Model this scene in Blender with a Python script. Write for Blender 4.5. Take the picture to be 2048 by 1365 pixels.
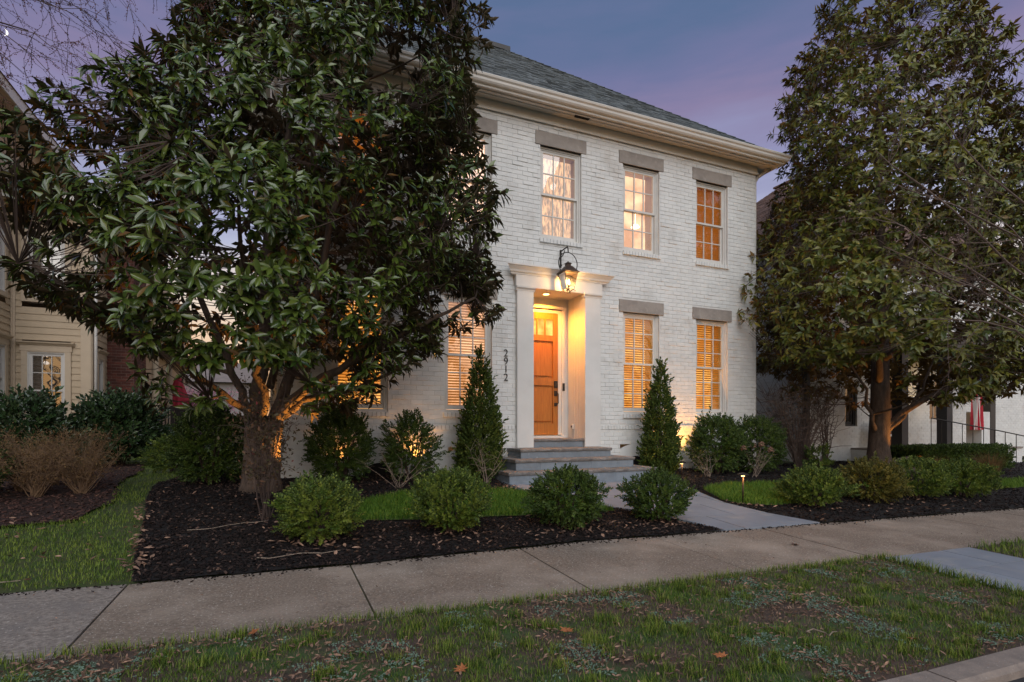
import bpy, math, random
import numpy as np
from mathutils import Matrix, Vector, noise, geometry
random.seed(7); rng=np.random.default_rng(7)
sc=bpy.context.scene
for o in list(bpy.data.objects): bpy.data.objects.remove(o)
R=math.radians; PI=math.pi
# ------------------------------------------------------------------ camera
CAM=np.array([0,0,1.14]); YAW=R(23.2)
cd=bpy.data.cameras.new('camera'); cam=bpy.data.objects.new('camera',cd); sc.collection.objects.link(cam)
cam.location=(0,0,1.14); cam.rotation_euler=(R(90),0,-YAW)
cd.sensor_width=36; cd.lens=19.16; cd.shift_y=0.0818; cd.clip_end=3000; cd.clip_start=.05
sc.camera=cam; sc.render.resolution_x=1024; sc.render.resolution_y=682
# ------------------------------------------------------------------ world (dusk sky)
W=bpy.data.worlds.new('World'); sc.world=W; W.use_nodes=True
nt=W.node_tree; N=nt.nodes; L=nt.links; N.clear()
def nd(t,**k):
    n=N.new(t)
    for a,b in k.items(): setattr(n,a,b)
    return n
out=nd('ShaderNodeOutputWorld'); bg=nd('ShaderNodeBackground'); bg2=nd('ShaderNodeBackground'); add=nd('ShaderNodeAddShader')
tc=nd('ShaderNodeTexCoord'); sep=nd('ShaderNodeSeparateXYZ'); L.new(tc.outputs['Generated'],sep.inputs[0])
mp=nd('ShaderNodeMapping'); mp.inputs['Scale'].default_value=(1.6,1.6,9); mp.inputs['Rotation'].default_value=(R(6),R(-7),0); L.new(tc.outputs['Generated'],mp.inputs[0])
nz=nd('ShaderNodeTexNoise'); nz.inputs['Scale'].default_value=1.5; nz.inputs['Detail'].default_value=5; nz.inputs['Roughness'].default_value=.55; L.new(mp.outputs[0],nz.inputs[0])
m1=nd('ShaderNodeMath',operation='MULTIPLY_ADD'); m1.inputs[1].default_value=.22; m1.inputs[2].default_value=-.11; L.new(nz.outputs[0],m1.inputs[0])
m2=nd('ShaderNodeMath',operation='ADD'); L.new(sep.outputs[2],m2.inputs[0]); L.new(m1.outputs[0],m2.inputs[1])
cr=nd('ShaderNodeValToRGB'); L.new(m2.outputs[0],cr.inputs[0]); e=cr.color_ramp
stops=[(0,(.80,.42,.20)),(.10,(.86,.52,.28)),(.20,(.80,.68,.58)),(.31,(.44,.46,.62)),(.40,(.27,.27,.45)),(.47,(.235,.195,.34)),(.52,(.155,.165,.315)),(.60,(.095,.145,.275)),(.75,(.065,.11,.23)),(1,(.05,.085,.20))]
e.elements[0].position=0; e.elements[0].color=(*stops[0][1],1); e.elements[1].position=1; e.elements[1].color=(*stops[-1][1],1)
for p,c in stops[1:-1]:
    x=e.elements.new(p); x.color=(*c,1)
L.new(cr.outputs[0],bg.inputs[0]); bg.inputs[1].default_value=.93
sky=nd('ShaderNodeTexSky'); sky.sky_type='NISHITA'; sky.sun_disc=False; sky.sun_elevation=R(4); sky.sun_rotation=R(200); L.new(sky.outputs[0],bg2.inputs[0]); bg2.inputs[1].default_value=.012
L.new(bg.outputs[0],add.inputs[0]); L.new(bg2.outputs[0],add.inputs[1]); L.new(add.outputs[0],out.inputs[0])
# one very soft low light: the bright dusk sky in front of the facade
sd=bpy.data.lights.new('sun','SUN'); sd.energy=1.95; sd.angle=R(70); sd.color=(1,.995,.975)
sun=bpy.data.objects.new('sun',sd); sc.collection.objects.link(sun); sun.rotation_euler=(R(50),0,R(-10))
sc.view_settings.view_transform='Standard'; sc.view_settings.look='None'; sc.view_settings.exposure=.16; sc.view_settings.gamma=1
sc.view_settings.use_curve_mapping=False
sc.render.engine='CYCLES'; sc.cycles.transparent_max_bounces=16
# ------------------------------------------------------------------ helpers
wm={}
def link(o): sc.collection.objects.link(o); return o
def setp(o,parent):
    if parent is not None:
        o.parent=parent; o.matrix_parent_inverse=wm.get(parent.name,Matrix()).inverted()
def tag(o,label=None,cat=None,group=None,kind=None):
    if label: o['label']=label
    if cat: o['category']=cat
    if group: o['group']=group
    if kind: o['kind']=kind
    return o
def thing(name,label,cat,loc=(0,0,0),group=None):
    o=bpy.data.objects.new(name,None); o.location=loc; o.empty_display_size=.2; link(o); wm[o.name]=Matrix.Translation(loc)
    return tag(o,label,cat,group)
def mesh_data(name,V,F,tint=None,smooth=False):
    me=bpy.data.meshes.new(name)
    if isinstance(F,np.ndarray):
        n=F.shape[1]; V=np.asarray(V,dtype=np.float32)
        me.vertices.add(len(V)); me.vertices.foreach_set('co',V.ravel())
        me.loops.add(F.size); me.loops.foreach_set('vertex_index',F.astype(np.int32).ravel())
        me.polygons.add(len(F)); me.polygons.foreach_set('loop_start',np.arange(0,F.size,n,dtype=np.int32)); me.polygons.foreach_set('loop_total',np.full(len(F),n,dtype=np.int32))
        me.update(calc_edges=True)
    else:
        me.from_pydata([tuple(v) for v in V],[],F); me.update()
    if tint is not None:
        a=me.attributes.new('tint','FLOAT','POINT'); a.data.foreach_set('value',np.asarray(tint,dtype=np.float32))
    me.polygons.foreach_set('use_smooth',np.full(len(me.polygons),bool(smooth)))
    return me
def mesh_obj(name,V,F,m,parent=None,tint=None,smooth=False,kind=None):
    me=mesh_data(name,V,F,tint,smooth)
    for x in (m if isinstance(m,(list,tuple)) else [m]): me.materials.append(x)
    o=link(bpy.data.objects.new(name,me)); setp(o,parent)
    if kind: o['kind']=kind
    return o
class MB:
    def __init__(s,fr=None): s.V=[]; s.F=[]; s.fr=fr
    def p(s,v):
        if s.fr: o,u,n=s.fr; return (o[0]+u[0]*v[0]+n[0]*v[1], o[1]+u[1]*v[0]+n[1]*v[1], o[2]+v[2])
        return tuple(v)
    def add(s,V,F):
        b=len(s.V); s.V+= [s.p(v) for v in V]; s.F+=[tuple(i+b for i in f) for f in F]; return s
    def box(s,x0,x1,y0,y1,z0,z1,bev=0):
        if bev:
            b=bev; pts=[]
            for (zz,i) in ((z0,b),(z0+b,0),(z1-b,0),(z1,b)):
                pts+=[(x0+i,y0+i,zz),(x1-i,y0+i,zz),(x1-i,y1-i,zz),(x0+i,y1-i,zz)]
            F=[(3,2,1,0),(12,13,14,15)]
            for k in range(3):
                for j in range(4): F.append((k*4+j,k*4+(j+1)%4,k*4+4+(j+1)%4,k*4+4+j))
            return s.add(pts,F)
        return s.add([(x0,y0,z0),(x1,y0,z0),(x1,y1,z0),(x0,y1,z0),(x0,y0,z1),(x1,y0,z1),(x1,y1,z1),(x0,y1,z1)],
              [(3,2,1,0),(4,5,6,7),(0,1,5,4),(1,2,6,5),(2,3,7,6),(3,0,4,7)])
    def extrude_profile(s,prof,x0,x1,m0=0,m1=0):
        # profile of (y,z) swept along x; m0/m1 = mitre (x shift per -y)
        n=len(prof); V=[(x0+m0*p[0],p[0],p[1]) for p in prof]+[(x1+m1*p[0],p[0],p[1]) for p in prof]
        F=[tuple(range(n-1,-1,-1)),tuple(range(n,2*n))]+[(i,(i+1)%n,n+(i+1)%n,n+i) for i in range(n)]
        return s.add(V,F)
    def tube(s,pts,rad,n=6,cap=True):
        pts=[Vector(p) for p in pts]; b=len(s.V); ref=None
        for i,p in enumerate(pts):
            d=(pts[min(i+1,len(pts)-1)]-pts[max(i-1,0)])
            d=d.normalized() if d.length>1e-9 else Vector((0,0,1))
            if ref is None: ref=Vector((1,0,0)) if abs(d.x)<.8 else Vector((0,1,0))
            a=(ref-d*ref.dot(d)).normalized(); ref=a; c=d.cross(a); r=rad[i] if hasattr(rad,'__len__') else rad
            for k in range(n):
                t=2*PI*k/n; s.V.append(s.p(p+a*(r*math.cos(t))+c*(r*math.sin(t))))
        for i in range(len(pts)-1):
            for k in range(n): s.F.append((b+i*n+k,b+i*n+(k+1)%n,b+(i+1)*n+(k+1)%n,b+(i+1)*n+k))
        if cap: s.F.append(tuple(b+k for k in range(n-1,-1,-1))); s.F.append(tuple(b+(len(pts)-1)*n+k for k in range(n)))
        return s
    def lathe(s,c,prof,n=16):
        b=len(s.V)
        for r,z in prof:
            for k in range(n): t=2*PI*k/n; s.V.append(s.p((c[0]+r*math.cos(t),c[1]+r*math.sin(t),c[2]+z)))
        for i in range(len(prof)-1):
            for k in range(n): s.F.append((b+i*n+k,b+i*n+(k+1)%n,b+(i+1)*n+(k+1)%n,b+(i+1)*n+k))
        s.F.append(tuple(b+k for k in range(n-1,-1,-1))); s.F.append(tuple(b+(len(prof)-1)*n+k for k in range(n)))
        return s
    def obj(s,name,m,parent=None,smooth=False,kind=None): return mesh_obj(name,s.V,s.F,m,parent,smooth=smooth,kind=kind)
def pieces(name,parent,tv,tf,O,B,m,cap=300,smooth=False,stuff=None,score=None,tint=None):
    """nearest `cap` pieces as objects that share one mesh, the rest joined into one part"""
    O=np.asarray(O,float); B=np.asarray(B,float); n=len(O)
    if n==0: return
    tv=np.asarray(tv,float); d=np.linalg.norm(O-CAM,axis=1) if score is None else score
    idx=np.argsort(d); a=idx[:cap]; r=idx[cap:]
    if len(a):
        me=mesh_data(name,tv,tf,smooth=smooth); me.materials.append(m); inv=wm.get(parent.name,Matrix()).inverted()
        for i in a:
            o=bpy.data.objects.new(name,me); b=B[i]; q=O[i]
            o.matrix_basis=Matrix(((b[0][0],b[0][1],b[0][2],q[0]),(b[1][0],b[1][1],b[1][2],q[1]),(b[2][0],b[2][1],b[2][2],q[2]),(0,0,0,1)))
            link(o); o.parent=parent; o.matrix_parent_inverse=inv
    if len(r): joined(stuff or name+'s',parent,tv,tf,O[r],B[r],m,smooth)
def inst(tv,tf,O,B):
    tv=np.asarray(tv,float); tf=np.asarray(tf); n=len(O)
    V=np.einsum('nij,vj->nvi',B,tv)+np.asarray(O)[:,None,:]
    F=(tf[None]+ (np.arange(n)*len(tv))[:,None,None]).reshape(-1,tf.shape[1])
    return V.reshape(-1,3),F
def joined(name,parent,tv,tf,O,B,m,smooth=False,tint=None,kind='stuff'):
    V,F=inst(tv,tf,O,B); t=rng.random(len(O)) if tint is None else tint
    return mesh_obj(name,V,F,m,parent,tint=np.repeat(t,len(tv)),smooth=smooth,kind=kind)
def basis(Y,Z,sx,sy,sz):
    """columns X,Y,Z from direction Y and rough normal Z (n,3 arrays)"""
    Y=Y/np.linalg.norm(Y,axis=1,keepdims=True); X=np.cross(Y,Z); X/=np.linalg.norm(X,axis=1,keepdims=True)+1e-9; Z=np.cross(X,Y)
    return np.stack([X*np.reshape(sx,(-1,1)),Y*np.reshape(sy,(-1,1)),Z*np.reshape(sz,(-1,1))],axis=2)
def sstep(x,a,b): t=np.clip((x-a)/(b-a),0,1); return t*t*(3-2*t)
def tz(X,Y):
    X=np.asarray(X,float); Y=np.asarray(Y,float)
    zs=-.018*np.clip(X-2.8,0,40)+.018*np.clip(-X,0,6)
    cross=np.where(Y<4.62,(np.clip(Y,1.5,9)-4.62)*.035*sstep(X,0,3),0)
    ramp=np.interp(Y,[4.62,5.4,6.2,7,7.6,8.9,16,60],[0,.05,.11,.18,.225,.33,.36,.36])
    rl=np.interp(Y,[4.62,9,18,60],[0,.22,.30,.30])
    w=sstep(X,-2.2,-.9); rr=ramp*w+rl*(1-w)
    mound=.13*np.exp(-((X+.25)**2+(Y-7.4)**2)/.55)*(Y>4.7)
    return zs+cross+rr+mound
# ------------------------------------------------------------------ materials
def M(name,c1,c2=None,scale=6,rough=.7,bump=0,bscale=60,tintv=0,spec=.4,detail=5,stretch=(1,1,1),metal=0,c3=None,s3=1.5,f3=(.5,.62),emit=None,bdist=.01,rand=False,dots=None,seed=0):
    m=bpy.data.materials.new(name); m.use_nodes=True; t=m.node_tree; n=t.nodes; l=t.links; p=n['Principled BSDF']
    g=n.new('ShaderNodeNewGeometry'); mpn=n.new('ShaderNodeMapping'); mpn.inputs['Scale'].default_value=stretch; mpn.inputs['Location'].default_value=(seed*3.1,seed*1.7,seed); l.new(g.outputs['Position'],mpn.inputs[0])
    def noi(s,d=detail,r=.6):
        q=n.new('ShaderNodeTexNoise'); q.inputs['Scale'].default_value=s; q.inputs['Detail'].default_value=d; q.inputs['Roughness'].default_value=r; l.new(mpn.outputs[0],q.inputs[0]); return q.outputs[0]
    def ramp(s,a,b):
        q=n.new('ShaderNodeMapRange'); q.inputs[1].default_value=a; q.inputs[2].default_value=b; l.new(s,q.inputs[0]); return q.outputs[0]
    def mix(f,a,b,bt='MIX'):
        q=n.new('ShaderNodeMix'); q.data_type='RGBA'; q.blend_type=bt
        if isinstance(f,(int,float)): q.inputs[0].default_value=f
        else: l.new(f,q.inputs[0])
        for k,v in ((6,a),(7,b)):
            if isinstance(v,tuple): q.inputs[k].default_value=(*v,1)
            else: l.new(v,q.inputs[k])
        return q.outputs[2]
    col=c1
    if c2: col=mix(ramp(noi(scale),.35,.65),c1,c2)
    if c3: col=mix(ramp(noi(s3),*f3),col,c3)
    if dots: col=mix(ramp(noi(dots[1],2,.5),dots[2],dots[2]+.05),col,dots[0])
    if tintv or rand:
        at=n.new('ShaderNodeAttribute'); at.attribute_name='tint'; oi=n.new('ShaderNodeObjectInfo')
        a=n.new('ShaderNodeMath'); a.operation='ADD'; l.new(at.outputs['Fac'],a.inputs[0]); l.new(oi.outputs['Random'],a.inputs[1])
        fr=n.new('ShaderNodeMath'); fr.operation='FRACT'; l.new(a.outputs[0],fr.inputs[0])
        ma=n.new('ShaderNodeMath'); ma.operation='MULTIPLY_ADD'; ma.inputs[1].default_value=tintv; ma.inputs[2].default_value=1-tintv/2; l.new(fr.outputs[0],ma.inputs[0])
        cb=n.new('ShaderNodeCombineColor'); [l.new(ma.outputs[0],cb.inputs[i]) for i in range(3)]
        col=mix(1.0,col,cb.outputs[0],'MULTIPLY'); m['_fr']=1
    if isinstance(col,tuple): p.inputs['Base Color'].default_value=(*col,1)
    else: l.new(col,p.inputs['Base Color'])
    p.inputs['Roughness'].default_value=rough; p.inputs['Metallic'].default_value=metal; p.inputs['Specular IOR Level'].default_value=spec
    if bump:
        b=n.new('ShaderNodeBump'); b.inputs['Strength'].default_value=bump; b.inputs['Distance'].default_value=bdist; l.new(noi(bscale,4,.65),b.inputs['Height']); l.new(b.outputs[0],p.inputs['Normal'])
    if emit: p.inputs['Emission Color'].default_value=(*emit[:3],1); p.inputs['Emission Strength'].default_value=emit[3]
    return m
def leafmat(name,top,top2,back,rough=.35,tintv=.7,trans=.1,spec=.5,warm=None):
    m=bpy.data.materials.new(name); m.use_nodes=True; t=m.node_tree; n=t.nodes; l=t.links; p=n['Principled BSDF']
    at=n.new('ShaderNodeAttribute'); at.attribute_name='tint'; oi=n.new('ShaderNodeObjectInfo')
    a=n.new('ShaderNodeMath'); a.operation='ADD'; l.new(at.outputs['Fac'],a.inputs[0]); l.new(oi.outputs['Random'],a.inputs[1])
    fr=n.new('ShaderNodeMath'); fr.operation='FRACT'; l.new(a.outputs[0],fr.inputs[0])
    cr=n.new('ShaderNodeValToRGB'); e=cr.color_ramp; e.elements[0].color=(*top,1); e.elements[1].color=(*top2,1); e.elements[1].position=.85 if warm else 1; l.new(fr.outputs[0],cr.inputs[0])
    if warm: x=e.elements.new(.965); x.color=(*top2,1); x=e.elements.new(.985); x.color=(*warm,1)
    g=n.new('ShaderNodeNewGeometry'); mx=n.new('ShaderNodeMix'); mx.data_type='RGBA'; l.new(g.outputs['Backfacing'],mx.inputs[0]); l.new(cr.outputs[0],mx.inputs[6]); mx.inputs[7].default_value=(*back,1)
    l.new(mx.outputs[2],p.inputs['Base Color'])
    mr=n.new('ShaderNodeMix'); mr.data_type='FLOAT'; l.new(g.outputs['Backfacing'],mr.inputs[0]); mr.inputs[2].default_value=rough; mr.inputs[3].default_value=.85; l.new(mr.outputs[0],p.inputs['Roughness'])
    p.inputs['Specular IOR Level'].default_value=spec
    if trans:
        tr=n.new('ShaderNodeBsdfTranslucent'); l.new(cr.outputs[0],tr.inputs[0]); ms=n.new('ShaderNodeMixShader'); ms.inputs[0].default_value=trans
        l.new(p.outputs[0],ms.inputs[1]); l.new(tr.outputs[0],ms.inputs[2]); l.new(ms.outputs[0],n['Material Output'].inputs[0])
    return m
def emis(name,c,s,c2=None,scale=3,stretch=(1,1,1)):
    m=bpy.data.materials.new(name); m.use_nodes=True; t=m.node_tree; n=t.nodes; l=t.links; n.remove(n['Principled BSDF'])
    em=n.new('ShaderNodeEmission'); em.inputs[0].default_value=(*c,1); em.inputs[1].default_value=s
    if c2:
        g=n.new('ShaderNodeNewGeometry'); mpn=n.new('ShaderNodeMapping'); mpn.inputs['Scale'].default_value=stretch; l.new(g.outputs['Position'],mpn.inputs[0])
        q=n.new('ShaderNodeTexNoise'); q.inputs['Scale'].default_value=scale; q.inputs['Detail'].default_value=3; l.new(mpn.outputs[0],q.inputs[0])
        r=n.new('ShaderNodeMapRange'); r.inputs[1].default_value=.38; r.inputs[2].default_value=.62; l.new(q.outputs[0],r.inputs[0])
        x=n.new('ShaderNodeMix'); x.data_type='RGBA'; x.inputs[6].default_value=(*c,1); x.inputs[7].default_value=(*c2,1); l.new(r.outputs[0],x.inputs[0]); l.new(x.outputs[2],em.inputs[0])
    l.new(em.outputs[0],n['Material Output'].inputs[0]); return m
def glassmat(name,refl,tint=(1,1,1),rough=0.0,wav=.0):
    m=bpy.data.materials.new(name); m.use_nodes=True; t=m.node_tree; n=t.nodes; l=t.links; n.remove(n['Principled BSDF'])
    tr=n.new('ShaderNodeBsdfTransparent'); tr.inputs[0].default_value=(*tint,1); gl=n.new('ShaderNodeBsdfGlossy'); gl.inputs['Roughness'].default_value=rough
    lw=n.new('ShaderNodeFresnel'); lw.inputs[0].default_value=1.5; a=n.new('ShaderNodeMath'); a.operation='ADD'; a.use_clamp=True; a.inputs[1].default_value=refl; l.new(lw.outputs[0],a.inputs[0])
    if wav:
        g=n.new('ShaderNodeNewGeometry'); q=n.new('ShaderNodeTexNoise'); q.inputs['Scale'].default_value=2.2; q.inputs['Detail'].default_value=1; l.new(g.outputs['Position'],q.inputs[0])
        b=n.new('ShaderNodeBump'); b.inputs['Strength'].default_value=wav; b.inputs['Distance'].default_value=.02; l.new(q.outputs[0],b.inputs['Height']); l.new(b.outputs[0],gl.inputs['Normal'])
    ms=n.new('ShaderNodeMixShader'); l.new(a.outputs[0],ms.inputs[0]); l.new(tr.outputs[0],ms.inputs[1]); l.new(gl.outputs[0],ms.inputs[2]); l.new(ms.outputs[0],n['Material Output'].inputs[0])
    return m
mWB=M('painted_brick',(.72,.735,.72),(.65,.665,.655),scale=3,rough=.55,bump=.35,bscale=45,tintv=.07,c3=(.56,.55,.52),s3=2.2,f3=(.56,.75),bdist=.006)
mWBm=M('painted_joint',(.69,.69,.665),(.60,.60,.58),scale=8,rough=.7,bump=.5,bscale=60)
mTrim=M('cream_trim',(.66,.645,.60),(.61,.595,.55),scale=2,rough=.45,bump=.05,bscale=20)
mStucco=M('portal_plaster',(.70,.70,.68),(.63,.63,.61),scale=2,rough=.6,bump=.12,bscale=70)
mFrame=M('window_frame_paint',(.66,.655,.62),(.60,.59,.56),scale=4,rough=.4)
mLint=M('limestone_lintel',(.33,.30,.27),(.26,.235,.215),scale=5,rough=.8,bump=.25,bscale=80,c3=(.38,.35,.32),s3=9,f3=(.55,.75))
mShing=M('asphalt_shingle',(.15,.17,.175),(.085,.10,.105),scale=9,rough=.9,bump=.5,bscale=160,tintv=.9)
mDark=M('dark_void',(.012,.011,.010),rough=.95)
mOak=M('oak_door',(.44,.165,.03),(.33,.115,.02),scale=7,rough=.4,stretch=(6,6,.5),bump=.08,bscale=30)
mBlack=M('black_metal',(.022,.020,.018),(.035,.03,.026),scale=20,rough=.5,metal=.3)
mBronze=M('aged_bronze',(.10,.065,.045),(.05,.035,.028),scale=16,rough=.5,metal=.6,bump=.2,bscale=60)
mBlueT=M('bluestone_tread',(.20,.19,.18),(.13,.125,.12),scale=14,rough=.8,bump=.6,bscale=50,c3=(.25,.24,.23),s3=5)
mBlueR=M('bluestone_riser',(.21,.245,.28),(.16,.19,.22),scale=6,rough=.65,tintv=.2,bump=.1,bscale=60,c3=(.30,.33,.35),s3=14,f3=(.62,.75))
mBlueP=M('bluestone_paving',(.235,.265,.31),(.19,.215,.25),scale=2.5,rough=.62,tintv=.14,bump=.12,bscale=40,c3=(.28,.29,.30),s3=3,f3=(.55,.7))
mConc=M('concrete',(.27,.215,.165),(.145,.115,.09),scale=55,rough=.9,bump=.8,bscale=120,tintv=.12,c3=(.36,.30,.24),s3=1.3,f3=(.46,.74),dots=((.50,.46,.41),75,.635),bdist=.004)
mConc2=M('pale_concrete',(.34,.30,.26),(.165,.14,.12),scale=38,rough=.9,bump=.8,bscale=110,tintv=.12,c3=(.20,.18,.165),s3=1.6,f3=(.5,.68),dots=((.50,.46,.41),60,.66),bdist=.005)
mCurb=M('curb_concrete',(.30,.25,.21),(.22,.185,.16),scale=9,rough=.9,bump=.6,bscale=90,dots=((.45,.42,.38),90,.68))
mAsph=M('asphalt',(.05,.05,.055),(.035,.035,.038),scale=30,rough=.9,bump=.8,bscale=200)
mSoil=M('bare_soil',(.11,.075,.055),(.06,.043,.033),scale=9,rough=.95,bump=.8,bscale=70,c3=(.05,.09,.025),s3=2.2,f3=(.48,.6))
mThatch=M('lawn_thatch',(.045,.080,.018),(.075,.08,.030),scale=12,rough=.95,bump=.7,bscale=90)
mMulch=M('black_mulch_soil',(.012,.009,.008),(.007,.006,.006),scale=20,rough=.9,bump=1,bscale=60,bdist=.03)
mMulchB=M('brown_mulch_soil',(.05,.024,.018),(.03,.016,.012),scale=20,rough=.9,bump=1,bscale=60,bdist=.03)
mChip=M('mulch_chip',(.020,.013,.011),(.009,.007,.007),scale=30,rough=.85,spec=.2,tintv=1.5,dots=((.16,.10,.075),9,.66))
mChipB=M('brown_mulch_chip',(.075,.034,.027),(.045,.024,.018),scale=30,rough=.8,tintv=1.2)
mLitter=M('dead_leaf_litter',(.30,.19,.13),(.15,.09,.065),scale=25,rough=.75,tintv=1.3)
mOakLeaf=M('orange_dead_leaf',(.42,.16,.055),(.30,.10,.035),scale=30,rough=.65)
mHydro=M('green_seed_mulch',(.15,.23,.165),(.12,.18,.13),scale=20,rough=.95,tintv=.6)
mGrass=leafmat('grass_blade',(.066,.145,.014),(.23,.29,.040),(.05,.10,.02),rough=.5,trans=.25,spec=.3,warm=(.30,.22,.10))
mGrassB=leafmat('fresh_grass_blade',(.070,.165,.012),(.17,.27,.028),(.06,.15,.02),rough=.5,trans=.25,spec=.3)
mMag=leafmat('magnolia_leaf',(.034,.070,.012),(.115,.165,.028),(.060,.038,.014),rough=.25,trans=.06,spec=.85,warm=(.16,.09,.03))
mMagR=leafmat('olive_magnolia_leaf',(.058,.094,.014),(.20,.195,.030),(.17,.10,.028),rough=.38,trans=.07,spec=.5,warm=(.24,.16,.05))  # olive leaf colour of the right magnolia, lighter than the left
mBox=leafmat('boxwood_leaf',(.060,.115,.015),(.20,.25,.038),(.06,.10,.03),rough=.42,trans=.18,spec=.35)
mBoxD=leafmat('dark_boxwood_leaf',(.034,.074,.012),(.105,.160,.028),(.04,.07,.02),rough=.42,trans=.15,spec=.35)
mBoxY=leafmat('yellowing_boxwood_leaf',(.075,.085,.014),(.22,.18,.035),(.09,.10,.03),rough=.45,trans=.15,spec=.3)
mArb=leafmat('arborvitae_leaf',(.045,.085,.015),(.13,.165,.030),(.05,.08,.02),rough=.6,trans=.12,spec=.2)
mLau=leafmat('laurel_leaf',(.020,.050,.016),(.05,.09,.03),(.03,.055,.02),rough=.25,trans=.05,spec=.6)
mNan=leafmat('reddish_leaf',(.045,.055,.022),(.13,.065,.035),(.09,.07,.04),rough=.6,trans=.15,spec=.3,warm=(.22,.05,.05))
mPink=leafmat('pink_blossom',(.62,.22,.34),(.75,.38,.48),(.6,.25,.35),rough=.8,trans=.3,spec=.2)
mBark=M('magnolia_bark',(.13,.095,.072),(.065,.048,.038),scale=14,rough=.9,stretch=(1,1,.35),bump=.9,bscale=45,bdist=.02)
mTwig=M('grey_twig',(.16,.12,.10),(.10,.075,.065),scale=20,rough=.9)
mTwigD=M('dark_twig',(.085,.058,.047),(.055,.04,.034),scale=20,rough=.9)
mPale=M('pale_dry_stem',(.34,.27,.21),(.22,.17,.13),scale=20,rough=.85)
mBud=M('red_bud',(.16,.055,.05),(.11,.04,.035),scale=20,rough=.8)
mFlow=M('dried_flower_head',(.30,.17,.12),(.20,.11,.08),scale=40,rough=.9)
mBrownP2=leafmat('straw_blade',(.16,.115,.075),(.28,.21,.14),(.2,.15,.1),rough=.8,trans=.15,spec=.2)
mBrownP=leafmat('brown_dead_leaf',(.12,.075,.035),(.27,.175,.075),(.2,.12,.06),rough=.8,trans=.15,spec=.2)
mSid=M('beige_siding',(.50,.395,.27),(.455,.36,.245),scale=3,rough=.6,tintv=.06,bump=.05,bscale=60)
mSidT=M('beige_trim',(.53,.43,.31),(.49,.395,.285),scale=3,rough=.55)
mWhiteT=M('white_trim',(.62,.60,.56),(.56,.54,.51),scale=3,rough=.45)
mRB=M('red_brick',(.13,.040,.027),(.075,.026,.020),scale=9,rough=.85,tintv=.8,bump=.4,bscale=90)
mRBm=M('grey_mortar',(.27,.22,.18),(.21,.17,.15),scale=20,rough=.95,bump=.4)
mBrRoof=M('brown_shingle',(.20,.125,.095),(.14,.09,.072),scale=6,rough=.9,tintv=.6,bump=.4,bscale=120)
mDeck=M('dark_deck_wood',(.022,.014,.012),(.014,.010,.009),scale=10,rough=.7,stretch=(1,1,.3))
mRed=M('red_umbrella_cloth',(.42,.035,.060),(.33,.025,.045),scale=5,rough=.85)
mFarB=M('far_grey_brick',(.27,.245,.24),(.22,.20,.195),scale=12,rough=.9,stretch=(1,1,3),tintv=.2)
mColG=M('charcoal_column_paint',(.055,.055,.055),(.045,.045,.047),scale=3,rough=.5)
mRock=M('boulder_rock',(.22,.18,.145),(.13,.105,.09),scale=5,rough=.9,bump=.9,bscale=18,bdist=.03)
mSlat=M('wood_blind_slat',(.62,.42,.22),(.55,.36,.18),scale=10,rough=.5)
mSlatW=M('white_blind_slat',(.42,.38,.33),(.36,.33,.29),scale=10,rough=.5)
n_=mSlat.node_tree; tr_=n_.nodes.new('ShaderNodeBsdfTranslucent'); tr_.inputs[0].default_value=(.85,.58,.25,1); ms_=n_.nodes.new('ShaderNodeMixShader'); ms_.inputs[0].default_value=.45
n_.links.new(n_.nodes['Principled BSDF'].outputs[0],ms_.inputs[1]); n_.links.new(tr_.outputs[0],ms_.inputs[2]); n_.links.new(ms_.outputs[0],n_.nodes['Material Output'].inputs[0])
mGlass=glassmat('window_glass',.13,wav=.25); mGlassU=glassmat('reflective_window_glass',.20,wav=.3); mGlassD=glassmat('dim_window_glass',.05)
eOr=emis('lit_room_orange',(1,.54,.13),1.7,(.62,.22,.035),3.0,(1,1,1.4)); eOr2=emis('lit_room_amber',(1,.44,.09),1.15,(.55,.18,.03),2.5)
eWarm=emis('lit_room_soft',(1,.56,.30),1.9,(.50,.24,.11),2.0); eSheer=emis('lit_sheer_curtain',(1,.58,.30),1.35,(.36,.24,.16),30,(1,1,.25))
eDim=emis('dim_room',(.06,.045,.035),.6); eFlame=emis('lamp_flame',(1,.62,.22),26); eCan=emis('recessed_lamp',(1,.60,.22),9)
ePend=emis('pendant_lamp',(1,.72,.42),5); eMoon=emis('moon_light',(1,.93,.85),1.6); ePath=emis('path_lamp',(1,.55,.2),6)
mBrickT=(np.array([[0,0,0],[1,0,0],[1,0,1],[0,0,1],[0,.6,0],[1,.6,0],[1,.6,1],[0,.6,1],[.02,1,.06],[.98,1,.06],[.98,1,.94],[.02,1,.94]],float),
         np.array([[0,4,5,1],[1,5,6,2],[2,6,7,3],[3,7,4,0],[4,8,9,5],[5,9,10,6],[6,10,11,7],[7,11,8,4],[8,11,10,9]]))
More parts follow.
